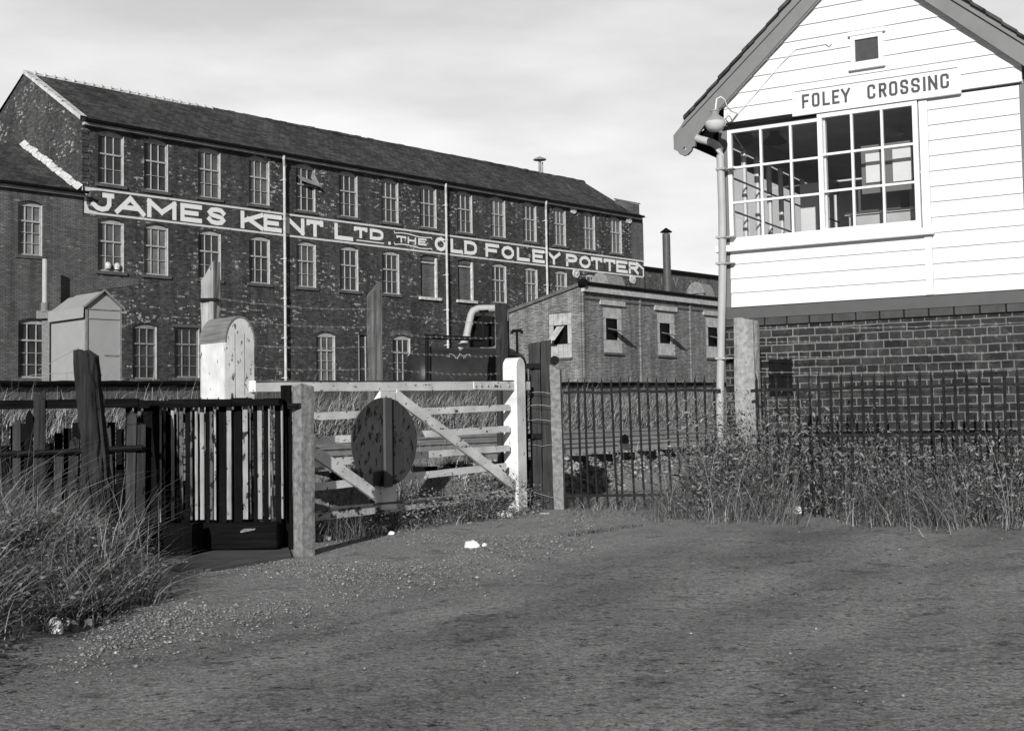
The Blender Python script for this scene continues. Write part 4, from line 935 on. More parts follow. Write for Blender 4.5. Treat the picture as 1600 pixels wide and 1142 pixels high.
# ------------------------------------------------------------ crossing gate
ga = at(490, 640, 10.98); gb = at(820, 640, 13.9); azg = math.degrees(atan2(gb[0]-ga[0], gb[1]-ga[1])); GT = Fr(ga, azg)
gate = fthing('crossing_gate', GT, 'white timber level-crossing gate with round target disc and peeling paint', 'gate'); gy = GT.fy
def gbar(x0, y0, x1, y1, wpx, ya, yb_, name, mat, par=gate, jit=True):
    a, b = gy(x0, y0), gy(x1, y1); s = MB(); wd_ = wpx/2000*12.4; n = max(2, int((b[0]-a[0])/.25)) if jit else 1
    P = [np.array(a)+(np.array(b)-np.array(a))*i/n for i in range(n+1)]; d = (np.array(b)-np.array(a)); d /= np.linalg.norm(d); nn = np.array([-d[1], d[0]])
    lo = [p-nn*(wd_/2+random.uniform(-.002,.002)) for p in P]; hi = [p+nn*(wd_/2+random.uniform(-.002,.002)) for p in P]
    for i in range(n): s.prism([lo[i], lo[i+1], hi[i+1], hi[i]], ya, yb_)
    return s.build(name, mat, par)
gbar(393, 603.5, 823, 602.5, 14.5, -.045, .045, 'top_rail', m_gate)
gbar(393, 596, 823, 594.8, 1.4, -.05, .05, 'rail_cap', m_greywood2)
for xa, ya, xb, yb_ in ((400,655,795,636.5),(400,694,795,670),(400,731,795,700),(400,771,790,728)):
    gbar(xa, ya, xb, yb_, 10.5, -.012, .012, 'bar', m_gate)
gbar(400, 815, 822, 768, 14, -.04, .04, 'bottom_rail', m_gatelow)
gbar(400, 803, 700, 777, 3, -.06, -.045, 'rail_strip', m_greywood)
gbar(612, 616, 806, 764, 16, -.05, -.02, 'brace', m_gate); gbar(470, 694, 598, 784, 16, -.05, -.02, 'brace', m_gate)
s = MB(); a = gy(801.5, 600, -.03)[0]; b = gy(815.5, 600, -.03)[0]; zt2 = gy(808, 559)[1]; zb2 = gy(808, 803)[1]; wst = b-a
pts = [(a,zb2),(b,zb2),(b,zt2-.1)]+[((a+b)/2+wst/2*cos(t*pi/8), zt2-.1+.1*sin(t*pi/8)) for t in range(1,8)]+[(a,zt2-.1)]
s.prism(pts, -.075, .1); s.build('hanging_stile', m_gatev, gate, bevel=.006)
s = MB(); a, b = gy(740, 603, -.046), gy(822.5, 603, -.046); s.box(a[0], b[0], -.052, -.0455, a[1]-.035, b[1]+.032)
st = s.build('iron_strap', m_gate, gate); s = MB()
for px_ in (743,752,762,772,781,795,814): c_ = gy(px_, 602.5, -.055); s.tube([(c_[0],-.062,c_[1]),(c_[0],-.052,c_[1])], .012, 8)
s.build('bolt', m_sash, st)
s = MB(); a, b = gy(586, 620)[0], gy(611, 620)[0]; s.box(a+.01, b-.01, -.055, .02, gy(600,795)[1], gy(600,611.5)[1]); s.build('middle_stile', m_gatev, gate)
# target disc, set slightly askew to the gate
ctr = gy(600, 691, -.07); dr = .405; s = MB(); n = 40; sk = radians(-9)
vs = []; 
for yy in (0, .012):
    for k in range(n):
        t = 2*pi*k/n; rr = dr+.003*sin(5*t)+.002*sin(11*t); xx_ = rr*cos(t); vs.append((ctr[0]+xx_*cos(sk), -.085+yy+xx_*sin(sk), ctr[1]+rr*sin(t)))
s.add(vs, [tuple(range(n)), tuple(range(2*n-1,n-1,-1))]+[(k,k+n,(k+1)%n+n,(k+1)%n) for k in range(n)]); dc = s.build('target_disc', m_disc, gate)
s = MB(); s.box(ctr[0]-.045, ctr[0]+.05, -.125, -.098, ctr[1]-dr, ctr[1]+dr-.0); s.build('disc_batten', m_discs, dc)

# ------------------------------------------------------------ posts and barbed wire
m_grey3 = wood('weathered_post', .12, .6, 'z', .85, chips=.02, amt=.66)
def rough_post(name, px, pyb, pyt, D, wx, wy, mat, label, rot=0, top=None, lean=(0,0), jit=.006, zb=-.1):
    b = at(px, pyb, D); t = at(px, pyt, D); s = MB(); s.post((0,0), wx, wy, zb, t[2], 16, jit, lean=lean, top=top, rot=rot, nx=4); o = s.build(name, mat); o.location = (b[0], b[1], 0); return tag(o, label, 'post')
PA = rough_post('broken_post', 329, 640, 424, 11.4, .125, .15, m_oldwood, 'pale broken post with split slanting top rising behind the white hood', rot=radians(-14), top=lambda a,b: .085*a, lean=(.01,0))
s = MB(); s.box(-.075,.08,-.1,.09,at(329,470,11.4)[2]-.008,at(329,468,11.4)[2]+.004); s.build('iron_band', m_black, PA)
PB = rough_post('tall_post', 587, 700, 452, 12.6, .115, .13, m_grey3, 'tall dark post with slanting pale top behind the gate target disc', rot=radians(28), top=lambda a,b: .07*a)
s = MB(); s.quad
PC = rough_post('tall_post', 787, 700, 475, 14.9, .11, .1, m_greywood2, 'dark upright post right of the oil tank near the gate stile', rot=radians(30))
PD = rough_post('tall_post', 794, 700, 490, 15.4, .07, .07, m_greywood, 'slim paler post just behind the dark upright near the gate stile', rot=0)
b_ = at(475, 868, 9.7); t_ = at(474, 602, 9.7); s = MB(); s.post((0,0), .122, .122, -.1, t_[2], 16, .004, rot=radians(47), nx=4, top=lambda a,b: .012*(a*b)); o = s.build('concrete_post', m_conc, bevel=0); o.location = (b_[0], b_[1], 0); tag(o, 'square concrete post with rubbed edges standing before the left end of the gate', 'post')
s = MB(); zz = at(475,634,9.7)[2]; s.box(-.1,.0,-.085,-.06,zz-.02,zz+.02); s.tube([(-.1,-.07,zz),(-.02,-.09,zz)],.018,8); s.build('catch_iron', m_black, o)
s = MB(); s.post((0,0), .075, .08, -.1, at(449,602,10.25)[2], 12, .004, rot=radians(20)); o = s.build('wicket_post', m_creo); p_ = at(448.5, 800, 10.25); o.location = (p_[0], p_[1], 0); tag(o, 'thin black timber post touching the concrete post on its left', 'post')
# barbed wire strands
m_wire = grey('galvanised_wire', .3, .6, .3, 30)
def wire(a, b, sag, label, r=.0022, barbs=True):
    a, b = np.array(a), np.array(b); L = np.linalg.norm(b-a); n = max(8, int(L/.12)); s = MB(); pts = []
    for i in range(n+1):
        t = i/n; p = a+(b-a)*t; p = p+np.array([0,0,-sag*4*t*(1-t)+random.uniform(-.005,.005)]); pts.append(p)
    s.tube(pts, r, 4)
    if barbs:
        for p in pts[1:-1]: s.tube([p+[-.01,0,-.012], p+[.01,.004,.012]], .0016, 3); s.tube([p+[.01,0,-.012], p+[-.01,.004,.012]], .0016, 3)
    o = s.build('barbed_wire', m_wire); tag(o, label, 'wire', 'barbed wire strands over the gate')
for i, (y0, y1, y2, y3) in enumerate(((466,483,489,505),(497,511,521,528),(535,541,549,556),(568,576,577,584))):
    which = ('top', 'second highest', 'third highest', 'lowest')[i]
    wire(at(340,y0,11.35), at(584,y1,12.55), .03, which+' barbed wire strand between the broken pale post and tall slanted post')
    wire(at(592,y2-3,12.6), at(783,y3,14.85), .03, which+' barbed wire strand right of the tall slanted post')
for i, (y0, y1) in enumerate(((512,504),(535,521),(558,548),(581,577))):
    which = ('top', 'second highest', 'third highest', 'lowest')[i]
    wire(at(1186,y0,13.0), at(1600,y1,11.7), .02, which+' barbed wire strand crossing the brick base of the signal box')
wire(at(60,578,9.0), at(124,542,9.0), .0, 'loose wire slanting up to the leaning stump from the left', barbs=False)
wire(at(40,588,9.0), at(160,586,9.1), -.02, 'slack wire crossing the leaning stump low down', barbs=False)

# leaning stump
m_rot = wood('rotten_timber', .028, .85, 'z', .9, chips=.008, amt=.63, spec=.1)
s = MB(); a = at(170, 780, 9.0); a0x = a[0]; tpz = at(141, 545, 9.0)
s.post((0,0), .165, .12, -.1, tpz[2], 18, .013, lean=(tpz[0]-a[0]-.03, 0), rot=radians(-18), nx=5, top=lambda x,y: -.03*abs(x)-.02*x, taper=.12); o = s.build('leaning_stump', m_rot); so_ = o; o.location = (a[0], a[1], 0); tag(o, 'thick rotten old post leaning left with charred top above the long grass', 'post')

for k in range(9):
    s = MB(); xk = -.1+.2*random.random(); hk = random.uniform(.5,.78); s.post((xk, -.09+random.uniform(-.02,.02)), random.uniform(.012,.03), .02, .0, hk, 8, .003, lean=(random.uniform(-.05,.03)+(tpz[0]-a0x)*.5, .0), taper=.8, nx=2)
    s.build('splinter', m_greywood2, so_)
# ------------------------------------------------------------ white hood
HB = Fr(at(352, 600, 10.2), 45)
hood = fthing('wooden_hood', HB, 'white peeling round-topped wooden hood standing on the black slatted wicket', 'hood')
hw, hd_ = .272, .37; zb_, zs2, ztp = 1.195, HB.z(352, 530), at(374, 496, 10.3)[2]
def arcpts(w0, w1, zs3, zt3, n=10):
    c = (w0+w1)/2; r = (w1-w0)/2; return [(c+r*cos(t*pi/n), zs3+(zt3-zs3)*sin(t*pi/n)) for t in range(n+1)]
def notched(x0, x1, n):     # lower edge with small V notches
    pts = []; W = (x1-x0)
    for k in range(n):
        c = x0+W*(k+.5)/n; pts += [(c-.022, zb_), (c, zb_+.028), (c+.022, zb_)]
    return [(x0, zb_)]+pts+[(x1, zb_)]
s = MB(); ap = arcpts(0, hw, zs2, ztp); s.prism(notched(0, hw, 2)+ap[0:-1]+[ap[-1]], 0, .02); s.prism([(0,zb_+.03),(hw,zb_+.03)]+ap, hd_-.02, hd_); s.build('end_board', peel('hood_end_shaded_paint', .62, .09, .585, 'z'), hood)  # end boards: flaking paint, toned darker to carry the shade of that face
s = MB(); lo_ = notched(0.021, hd_-.021, 2); s.prismx([(p[0], p[1]) for p in lo_]+[(hd_-.021, zs2), (.021, zs2)], .0, .02); s.prismx([(.021,zb_),(hd_-.021,zb_),(hd_-.021,zs2),(.021,zs2)], hw-.02, hw); s.build('side_board', m_hood, hood)
s = MB(); ap = arcpts(-.006, hw+.006, zs2-.02, ztp+.012, 14); ai = arcpts(.004, hw-.004, zs2-.02, ztp, 14)
for i in range(14): s.prism([ai[i], ap[i], ap[i+1], ai[i+1]], -.008, hd_+.008)
s.build('round_top', wood('hood_top', .2, .5, 'y', .8), hood)
s = MB()
for xx_ in (.09, .18): s.box(xx_, xx_+.002, -.0015, .0, zb_+.03, zs2+.05)
s.build('board_joint', m_black, hood)

# ------------------------------------------------------------ black slatted wicket
WK = Fr(at(198, 700, 10.15), 93)
wk = fthing('slatted_wicket', WK, 'black tarred wicket enclosure with worn upright slats under the white hood', 'wicket')
wu = lambda x: WK.u(x, 720); wzz = lambda x, y: WK.z(x, y)
s = MB(); n = 10; a, b = wu(196), wu(440)
for k in range(n): xa = a+(b-a)*k/n; xb = a+(b-a)*(k+1)/n; s.box(xa, xb, -.09+random.uniform(-.006,.006), .08, wzz(300,636)+random.uniform(-.004,.004), wzz(300,624)+random.uniform(-.008,.008))
s.build('top_beam', m_creox, wk)
s = MB(); s.box(wu(302), wu(437), -.1, .06, .03, wzz(370, 816)); s.build('bottom_beam', m_creox, wk, bevel=.01)
for a, b in ((226,250),(198,203)): MB().box(wu(a), wu(b), -.03, .06, .0, wzz(240, 636)).build('corner_upright', m_creo, wk)
light = [(208,213.5,m_pale2),(217,222,m_pale2),(251.5,253.5,m_pale),(256,259,m_pale2),(269,273.5,m_pale),(276.5,279,m_pale2),(281,286.5,m_pale2),(298,301,m_pale2),(305.5,309.5,m_pale),(312,318.5,m_pale),(327,332,m_pale2),(335.6,339,m_pale),(355,362,m_pale),(379.7,387.8,m_pale),(391.5,394,m_pale2),(402,409,m_pale),(421,423.5,m_pale),(424.5,427,m_pale2),(439,441.5,m_pale)]
for k, (xa, xb, mm) in enumerate(light):
    s = MB(); y0 = random.choice((-.02, .0, .02)); zz0 = wzz(300, 812) if xa > 260 else .1
    s.post(((wu(xa)+wu(xb))/2, y0), wu(xb)-wu(xa), .022, zz0, wzz(300, 635), 12, .0015, nx=2); s.build('slat', mm, wk)
dk = [(232,243),(262,267),(288,296),(303,305),(320,326),(341,353),(364,377),(395,401),(411,419),(429,438)]
for xa, xb in dk:
    s = MB(); s.post(((wu(xa)+wu(xb))/2, .03), wu(xb)-wu(xa), .03, -.02, wzz(300, 635), 10, .002, nx=2); s.build('slat', m_creo, wk)
s = MB(); n = 15; a, b = wu(200), wu(392)
for k in range(n):
    if k == 5: continue
    s.box(a+(b-a)*k/n+.006, a+(b-a)*(k+1)/n-.002, .3, .32, -.05, wzz(300, 640)-.06*(k % 3 == 1))
s.build('dark_backing', m_creo, wk)  # added dark panel, so the gaps between the slats go black
for z0_, z1_ in ((wzz(300,640)-.1, wzz(300,640)-.03), (.3, .37)): MB().box(a, b, .28, .298, z0_, z1_).build('backing_rail', m_creox, wk)  # rails of the added panel
# timber baulk and slab
b0 = gnd(224, 878); b1 = gnd(304, 880); BK = Fr(gnd(215, 872), 97)
s = MB(); L_ = BK.u(304, 860); s.post((0,0), .24, .24, 0, L_, 12, .008, nx=4); o = s.build('timber_baulk', m_creox)
o.rotation_euler = (0, pi/2, BK.rz); o.location = (BK.o[0], BK.o[1]+.1, .13); tag(o, 'short thick tarred timber baulk lying before the wicket among grass', 'timber baulk')
q = NT('dark_concrete'); f = q.noise(3, 5); m_slab = q.done(q.ramp(f, .3, .7, .07, .12), .6, q.noise(60, 4), .25, .004)  # dark grey concrete, mottled by noise
sp = [gnd(x, y) for x, y in ((225,900),(330,893),(455,872),(446,846),(310,851),(205,868))]
s = MB(); s.prismz([(p[0], p[1]) for p in sp], -.03, .022); o = s.build('paving_slab', m_slab); tag(o, kind='structure')
# tin leaf lying at the foot of the bottom beam
s = MB(); p_ = gnd(388, 832, .1); s.add([(-.06,0,0),(.05,0,.02),(.055,.02,.035),(-.035,.02,.03),(-.065,.01,.012)],[(0,1,2,3,4)]); o = s.build('stone_chip', m_conc); o.location = at(388, 832, 9.98); tag(o, 'pale chipped stone lodged on the face of the wicket bottom beam', 'stone')

# ------------------------------------------------------------ left picket fence
PK = Fr(at(-30, 700, 9.9), 84)
pk = fthing('picket_fence', PK, 'ramshackle dark picket fence in long grass at far left', 'fence')
xa = -30
while xa < 222:
    wd_ = random.choice((9, 12, 15, 18)); xb = xa+wd_; yt = random.choice((606, 612, 622, 640, 655, 668, 690)); ln_ = random.uniform(-.07, .05)
    s = MB(); ua, ub = PK.u(xa, 690), PK.u(xb, 690); zt2 = PK.z(xa, yt); q1, q2, q3 = (.06, 0, .06) if random.random() < .3 else (random.uniform(0,.1), random.uniform(.0,.08), random.uniform(0,.14))
    yj = random.uniform(-.03, .01)
    s.prism([(ua,0),(ub,0),(ub+ln_,zt2-q1),((ua+ub)/2+ln_,zt2-q2),(ua+ln_,zt2-q3)], yj-.012, yj+.01); s.build('pale', random.choice((m_creo, m_greywood2, m_greywood2, m_rot)), pk); xa = xb+random.choice((1, 3, 6, 11))
for a, b in ((PK.z(100,630)-.04, PK.z(100,624)), (.25, .32)): MB().box(PK.u(-30,700), PK.u(215,700), .014, .06, a, b).build('rail', m_creox, pk)
s = MB(); s.tube([(PK.u(-30,710), -.06, PK.z(-30,710)), (PK.u(100,706), -.06, PK.z(100,706)), (PK.u(225,699), -.06, PK.z(225,699))], .022, 8); s.build('iron_pipe', m_black, pk)
s = MB(); a, b = PK.u(-30,700), PK.u(225,700); n = 18
for k in range(n): s.box(a+(b-a)*k/n, a+(b-a)*(k+1)/n-.008, .3, .32, 0, PK.z(100, 660)-random.uniform(0,.2))
s.build('dark_backing', m_creo, pk)

# ------------------------------------------------------------ vegetation
def veg_mat(name, lo, hi):
    q = NT(name); a = q.n('ShaderNodeAttribute', attribute_name='rnd'); col = q.ramp(a.outputs['Fac'], 0, 1, lo, hi)
    m = q.done(col, .6, spec=.25); return m
m_bank = veg_mat('rank_grass', .006, .5); m_grass = veg_mat('dry_grass', .03, .42); m_leaf = veg_mat('weed_leaf', .012, .34); m_far = veg_mat('bank_grass', .08, .6); m_stem = veg_mat('dead_stem', .06, .4)
def blades(name, P, Hh, Wd, lean, mat, seg=4, curl=1.0):
    """P (N,3) roots, lean (N,2) horizontal throw of the tip"""
    N = len(P); t = np.linspace(0, 1, seg+1); side = RNG.uniform(0, 2*pi, N); sx = np.cos(side); sy = np.sin(side)
    vs = np.zeros((N, seg+1, 2, 3))
    for k, tt in enumerate(t):
        cx = P[:,0]+lean[:,0]*tt**1.8; cy = P[:,1]+lean[:,1]*tt**1.8; cz = P[:,2]+Hh*(tt-.28*curl*np.hypot(lean[:,0],lean[:,1])/np.maximum(Hh,.05)*tt**3)
        w = Wd*(1-tt*.92)/2
        for j, sg in enumerate((-1, 1)): vs[:,k,j,0] = cx+sg*w*sx; vs[:,k,j,1] = cy+sg*w*sy; vs[:,k,j,2] = cz
    V_ = vs.reshape(-1, 3); base = (np.arange(N)*(seg+1)*2)[:,None]; fc = []
    for k in range(seg): fc.append(base+np.array([2*k, 2*k+1, 2*k+3, 2*k+2])[None])
    Fc = np.stack(fc, 1).reshape(-1, 4); r_ = RNG.beta(.8, 1.9, N); at_ = np.repeat(r_, seg)
    return npmesh(name, V_, Fc, mat, attr=at_)
def leaves(name, P, size, mat, wf=.2, upb=0.):
    N = len(P); d = RNG.standard_normal((N, 3)); d[:,2] = np.abs(d[:,2])*(.5+upb)-.1+upb*.5; d /= np.linalg.norm(d, axis=1)[:,None]; e = RNG.standard_normal((N, 3)); e -= (e*d).sum(1)[:,None]*d; e /= np.linalg.norm(e, axis=1)[:,None]
    s_ = size[:,None]; a = P; b = P+d*s_*.5+e*s_*wf; c = P+d*s_+np.array([0,0,-.15])*s_; f = P+d*s_*.5-e*s_*wf
    V_ = np.stack([a,b,c,f],1).reshape(-1,3); Fc = np.arange(4*N).reshape(N,4); return npmesh(name, V_, Fc, mat, attr=RNG.beta(1.5,2,N))
def merge(obs, name, **k):
    """join several vegetation meshes (same kind of growth) into one stuff object"""
    me = bpy.data.meshes.new(name); Vv, Ff, Aa, Mi, o_, mats = [], [], [], [], 0, []
    for ob in obs:
        m_ = ob.data; nv = len(m_.vertices); co = np.empty(nv*3, np.float32); m_.vertices.foreach_get('co', co); Vv.append(co.reshape(-1,3))
        li = np.empty(len(m_.loops), np.int32); m_.loops.foreach_get('vertex_index', li); Ff.append(li.reshape(-1,4)+o_); o_ += nv
        av = np.empty(len(m_.polygons), np.float32); m_.attributes['rnd'].data.foreach_get('value', av); Aa.append(av)
        if m_.materials[0] not in mats: mats.append(m_.materials[0])
        Mi.append(np.full(len(m_.polygons), mats.index(m_.materials[0]), np.int32)); bpy.data.objects.remove(ob); bpy.data.meshes.remove(m_)
    ob = npmesh(name, np.concatenate(Vv), np.concatenate(Ff), mats[0], attr=np.concatenate(Aa))
    for mm in mats[1:]: ob.data.materials.append(mm)
    ob.data.polygons.foreach_set('material_index', np.concatenate(Mi)); return tag(ob, k.get('label'), k.get('cat'), None, 'stuff')
def scatter(N, fn):
    P = fn(N); return np.column_stack([P[:,0], P[:,1], terrain(P[:,0], P[:,1])-.01])
# left bank of long grass: tufts
def tufts(nt, per, xr_, yr_, keep, hr, thr_, wr=(.004,.009), bias=(0,0)):
    out = []; T = []
    while len(T) < nt:
        x = random.uniform(*xr_); y = random.uniform(*yr_)
        if keep(x, y): T.append((x, y))
    T = np.array(T); k = np.repeat(np.arange(nt), per); P = T[k]+RNG.normal(0, .045, (nt*per, 2)); P = np.column_stack([P, terrain(P[:,0], P[:,1])-.02])
    hs = RNG.uniform(*hr, nt)[k]*RNG.uniform(.55, 1.1, nt*per); ang = RNG.uniform(0, 2*pi, nt*per); th_ = RNG.uniform(*thr_, nt*per)*hs
    dirb = RNG.normal(0, .6, nt)[k]; lean = np.column_stack([np.cos(ang)*th_+bias[0]*hs+dirb*.15*hs, np.sin(ang)*th_+bias[1]*hs]); return P, hs, RNG.uniform(*wr, nt*per), lean
def edge_left(x, y):     # the verge line on the left
    ex = np.interp(y, [4, 6, 7.4, 8.2, 8.9, 9.6, 10.6], [-2.1, -2.28, -2.1, -2.4, -2.85, -3.3, -3.7]); return x < ex+random.gauss(0, .07)
g1 = blades('a', *tufts(1100, 38, (-5.6,-1.9), (4.6,10.4), edge_left, (.16,.42), (.35,1.3), (.003,.012), (.3,-.15)), m_bank)
g2 = blades('b', *tufts(60, 12, (-4.6,-2.3), (7.4,9.9), edge_left, (.5,.85), (.3,.7), (.004,.009), (.45,0)), m_bank)
merge([g1, g2], 'long_grass', label='long dry grass on the bank at lower left', cat='grass')
P = scatter(30000, lambda n: np.column_stack([RNG.uniform(-5.5,-1.95,n), RNG.uniform(4.3,10.3,n)])); kp = np.array([edge_left(a-.06, b) for a, b in P[:,:2]]); P = P[kp]; P[:,2] += RNG.uniform(0,.2,len(P))
tag(leaves('bank_undergrowth', P, RNG.uniform(.02,.05,len(P)), m_leaf), 'leafy undergrowth at the foot of the long grass lower left', 'undergrowth', None, 'stuff')
# weeds round the right railings
def onl(fr_, u0, u1, n, sp_): 
    uu = RNG.uniform(u0, u1, n); yy = RNG.normal(*sp_, n); Q = fr_.o[None]+fr_.x[None]*uu[:,None]+fr_.y[None]*yy[:,None]; return Q[:,:2], uu
def dens(uu): return .62+.38*np.sin(uu*2.3+.4)*np.sin(uu*5.1+1.)
Q, uu = onl(RR, -.62, 3.1, 800, (.12, .3)); Q2, uu2 = onl(RR, -.5, .75, 330, (.1, .3)); Q = np.concatenate([Q, Q2]); uu = np.concatenate([uu, uu2]); _lx, _ly = gnd(1240, 803)[:2]; _ok = lambda P_: ~((abs(P_[:,0]-_lx) < .2) & (P_[:,1] < _ly-.02)); _m = _ok(Q); Q, uu = Q[_m], uu[_m]; nst = len(Q)
hst = RNG.uniform(.3, 1.08, nst)*np.interp(uu, [-.6,-.2,.3,.9,1.4,2.0,2.6,3.1],[.85,1.2,1.2,1.15,.85,.8,.9,1.0]); Ps = np.column_stack([Q, terrain(Q[:,0],Q[:,1])-.02])
ln = RNG.normal(0, .17, (nst,2)); ln[:,0] -= .05
hst *= 1.08
w1_ = blades('a', Ps, hst, RNG.uniform(.004,.01,nst), ln*hst[:,None]*2, m_stem, seg=6, curl=.3)
per = 44; k = np.repeat(np.arange(nst), per); t = RNG.beta(1.4,1.5,nst*per); jr = .075*(1.15-t)
Pl = Ps[k]+np.column_stack([ln[k,0]*2*hst[k]*t**1.8, ln[k,1]*2*hst[k]*t**1.8, hst[k]*t])+RNG.normal(0,1,(nst*per,3))*np.column_stack([jr,jr,jr*.5])
w2_ = leaves('b', Pl, RNG.gamma(4,.0095,nst*per), m_leaf, .15, .6)
Q, uu = onl(RR, -.75, 3.2, 8000, (.0, .3)); uu0 = uu; uu = np.round(uu*5.5)/5.5+RNG.normal(0,.045,len(uu)); Q = Q+RR.x[None,:2]*(uu-uu0)[:,None]; Q = Q-RR.y[None,:2]*(RNG.uniform(0,.22,len(Q))*(np.sin(uu*4)+np.sin(uu*9.3+1)+1))[:,None]; _m = _ok(Q); Q, uu = Q[_m], uu[_m]; Pb = np.column_stack([Q, terrain(Q[:,0],Q[:,1])-.01]); hb = RNG.gamma(2.2,.13,len(Pb))+.05; grp = np.floor(uu*6); dirx = np.sin(grp*12.9898)*.5
w3_ = blades('c', Pb, hb, RNG.uniform(.003,.008,len(Pb)), np.column_stack([RNG.normal(0,.55,len(Pb))+dirx, RNG.normal(-.1,.5,len(Pb))])*hb[:,None], m_grass)
Q, uu = onl(RR, -.9, 3.3, 2600, (-.42, .16)); Q = Q[_ok(Q)]; hb = RNG.gamma(2,.025,len(Q))+.01; w4_ = blades('d', np.column_stack([Q, terrain(Q[:,0],Q[:,1])-.01]), hb, RNG.uniform(.003,.007,len(Q)), RNG.normal(0,.9,(len(Q),2))*hb[:,None], m_grass)
merge([w1_, w2_, w3_, w4_], 'tall_weeds', label='tangled tall weeds and dry grass around the railings and stone pillar', cat='weeds')
# weeds behind and below the left railings and under the gate
def belt(n, x0, x1, D0, D1_, hmin, hmax, thw, mat, wr=(.004,.008)):
    px_ = RNG.uniform(x0, x1, n); D = RNG.uniform(D0, D1_, n); Pq = np.column_stack([(px_-801)/2000*D, D]); Pq = np.column_stack([Pq, terrain(Pq[:,0],Pq[:,1])-.01]); hh_ = RNG.uniform(hmin,hmax,n)
    return blades('x', Pq, hh_, RNG.uniform(*wr,n), RNG.normal(0,thw,(n,2))*hh_[:,None], mat)
b1_ = belt(2600, 885, 1150, 13.7, 14.8, .04, .2, .7, m_grass); b2_ = belt(1500, 1040, 1150, 13.4, 15.6, .15, .6, .5, m_grass)
b3_ = belt(900, 880, 1120, 12.9, 13.7, .02, .08, .9, m_grass)
# along the foot of the gate
n = 2600; uu = RNG.uniform(-.6, 3.4, n); yy = RNG.normal(.03,.16,n); Q = GT.o[None]+GT.x[None]*uu[:,None]+GT.y[None]*yy[:,None]; clump = (np.sin(uu*3.1+1.2)+1)/2; hh_ = RNG.uniform(.05,.3,n)*(.35+clump); hh_ = np.where((uu > 1.6), hh_*1.25, hh_)
b4_ = blades('x', np.column_stack([Q[:,:2], terrain(Q[:,0],Q[:,1])-.01]), hh_, RNG.uniform(.004,.009,n), RNG.normal(0,.5,(n,2))*hh_[:,None], m_leaf)
n = 6500; uu = RNG.uniform(1.0, 3.4, n); yy = RNG.normal(.0,.16,n); Q = GT.o[None]+GT.x[None]*uu[:,None]+GT.y[None]*yy[:,None]; Pq = np.column_stack([Q[:,:2], terrain(Q[:,0],Q[:,1])+RNG.uniform(0,1,n)**1.6*.34*np.interp(uu,[1,1.4,2,3,3.4],[.5,1.1,.9,1.3,.8])])
b5_ = leaves('x', Pq, RNG.uniform(.015,.04,n), m_leaf)
merge([b1_, b2_, b3_, b4_, b5_], 'low_weeds', label='low weeds and grass along the foot of gate and left railings', cat='weeds')
# the railway bank
n = 90000; c_ = RNG.uniform(20.5, 27.2, n); s_ = 5+RNG.uniform(0,1,n)**1.15*70; xx_ = RX*s_-RY*c_; yy_ = RY*s_+RX*c_
ph = np.sin(s_*.9+c_*1.7)*.25+1; hh_ = RNG.gamma(4,.09,n)*ph*(.3+.7*sst(21.5,24.5,c_)); Pq = np.column_stack([xx_, yy_, terrain(xx_,yy_)-.02])
o = blades('bank_grass', Pq, hh_, RNG.uniform(.012,.03,n), np.column_stack([RNG.normal(.5,.4,n), RNG.normal(-.1,.3,n)])*hh_[:,None], m_far, seg=3); tag(o, 'long pale grass on the bank beyond the tracks', 'grass', None, 'stuff')
n = 9000; c_ = np.concatenate([RNG.normal(8.3,.25,n//2), RNG.uniform(10.6,20,n//2)]); s_ = RNG.uniform(3,40,n); xx_ = RX*s_-RY*c_; yy_ = RY*s_+RX*c_; kk_ = ((np.sin(s_*1.9)+np.sin(c_*3+s_*.7)) > .6) & ((c_ < 10) | (np.sin(s_*.8+c_) > .8))
xx_, yy_ = xx_[kk_], yy_[kk_]; hh_ = RNG.uniform(.05,.28,len(xx_)); o = blades('track_weeds', np.column_stack([xx_,yy_,terrain(xx_,yy_)-.01]), hh_, RNG.uniform(.006,.016,len(xx_)), RNG.normal(0,.5,(len(xx_),2))*hh_[:,None], m_far, seg=3); tag(o, 'straggling weeds between the rails', 'weeds', None, 'stuff')
n = 9000; c_ = RNG.uniform(7.3, 9.0, n); s_ = RNG.uniform(4, 13.2, n); xx_ = RX*s_-RY*c_; yy_ = RY*s_+RX*c_; hh_ = RNG.gamma(3,.05,n)*(1+.5*np.sin(s_*3))
kk_ = (c_ > 7.45)*(xx_ > -1.9) > 0; xx_, yy_, hh_ = xx_[kk_], yy_[kk_], hh_[kk_]; o = blades('verge_grass', np.column_stack([xx_,yy_,terrain(xx_,yy_)-.01]), hh_, RNG.uniform(.005,.011,len(xx_)), RNG.normal(0,.45,(len(xx_),2))*hh_[:,None], m_far, seg=3); tag(o, 'rough grass between the gate and the nearest rail', 'grass', None, 'stuff')
# small plants in the tarmac
def belt2(pts, n, h): 
    px_ = RNG.uniform(0,1,n); a, b = np.array(gnd(*pts[0]))[:2], np.array(gnd(*pts[1]))[:2]; Pq = a[None]+(b-a)[None]*px_[:,None]+RNG.normal(0,.05,(n,2)); hh_ = RNG.uniform(.01,h,n)
    return blades('x', np.column_stack([Pq, terrain(Pq[:,0],Pq[:,1])]), hh_, RNG.uniform(.003,.007,n), RNG.normal(0,1,(n,2))*hh_[:,None], m_leaf)
merge([belt2(((885,838),(945,830)), 500, .05), belt2(((935,832),(1000,820)), 300, .04), belt2(((800,870),(870,878)), 160, .025)], 'road_weeds', label='small dark weeds in the tarmac before the railings', cat='weeds')

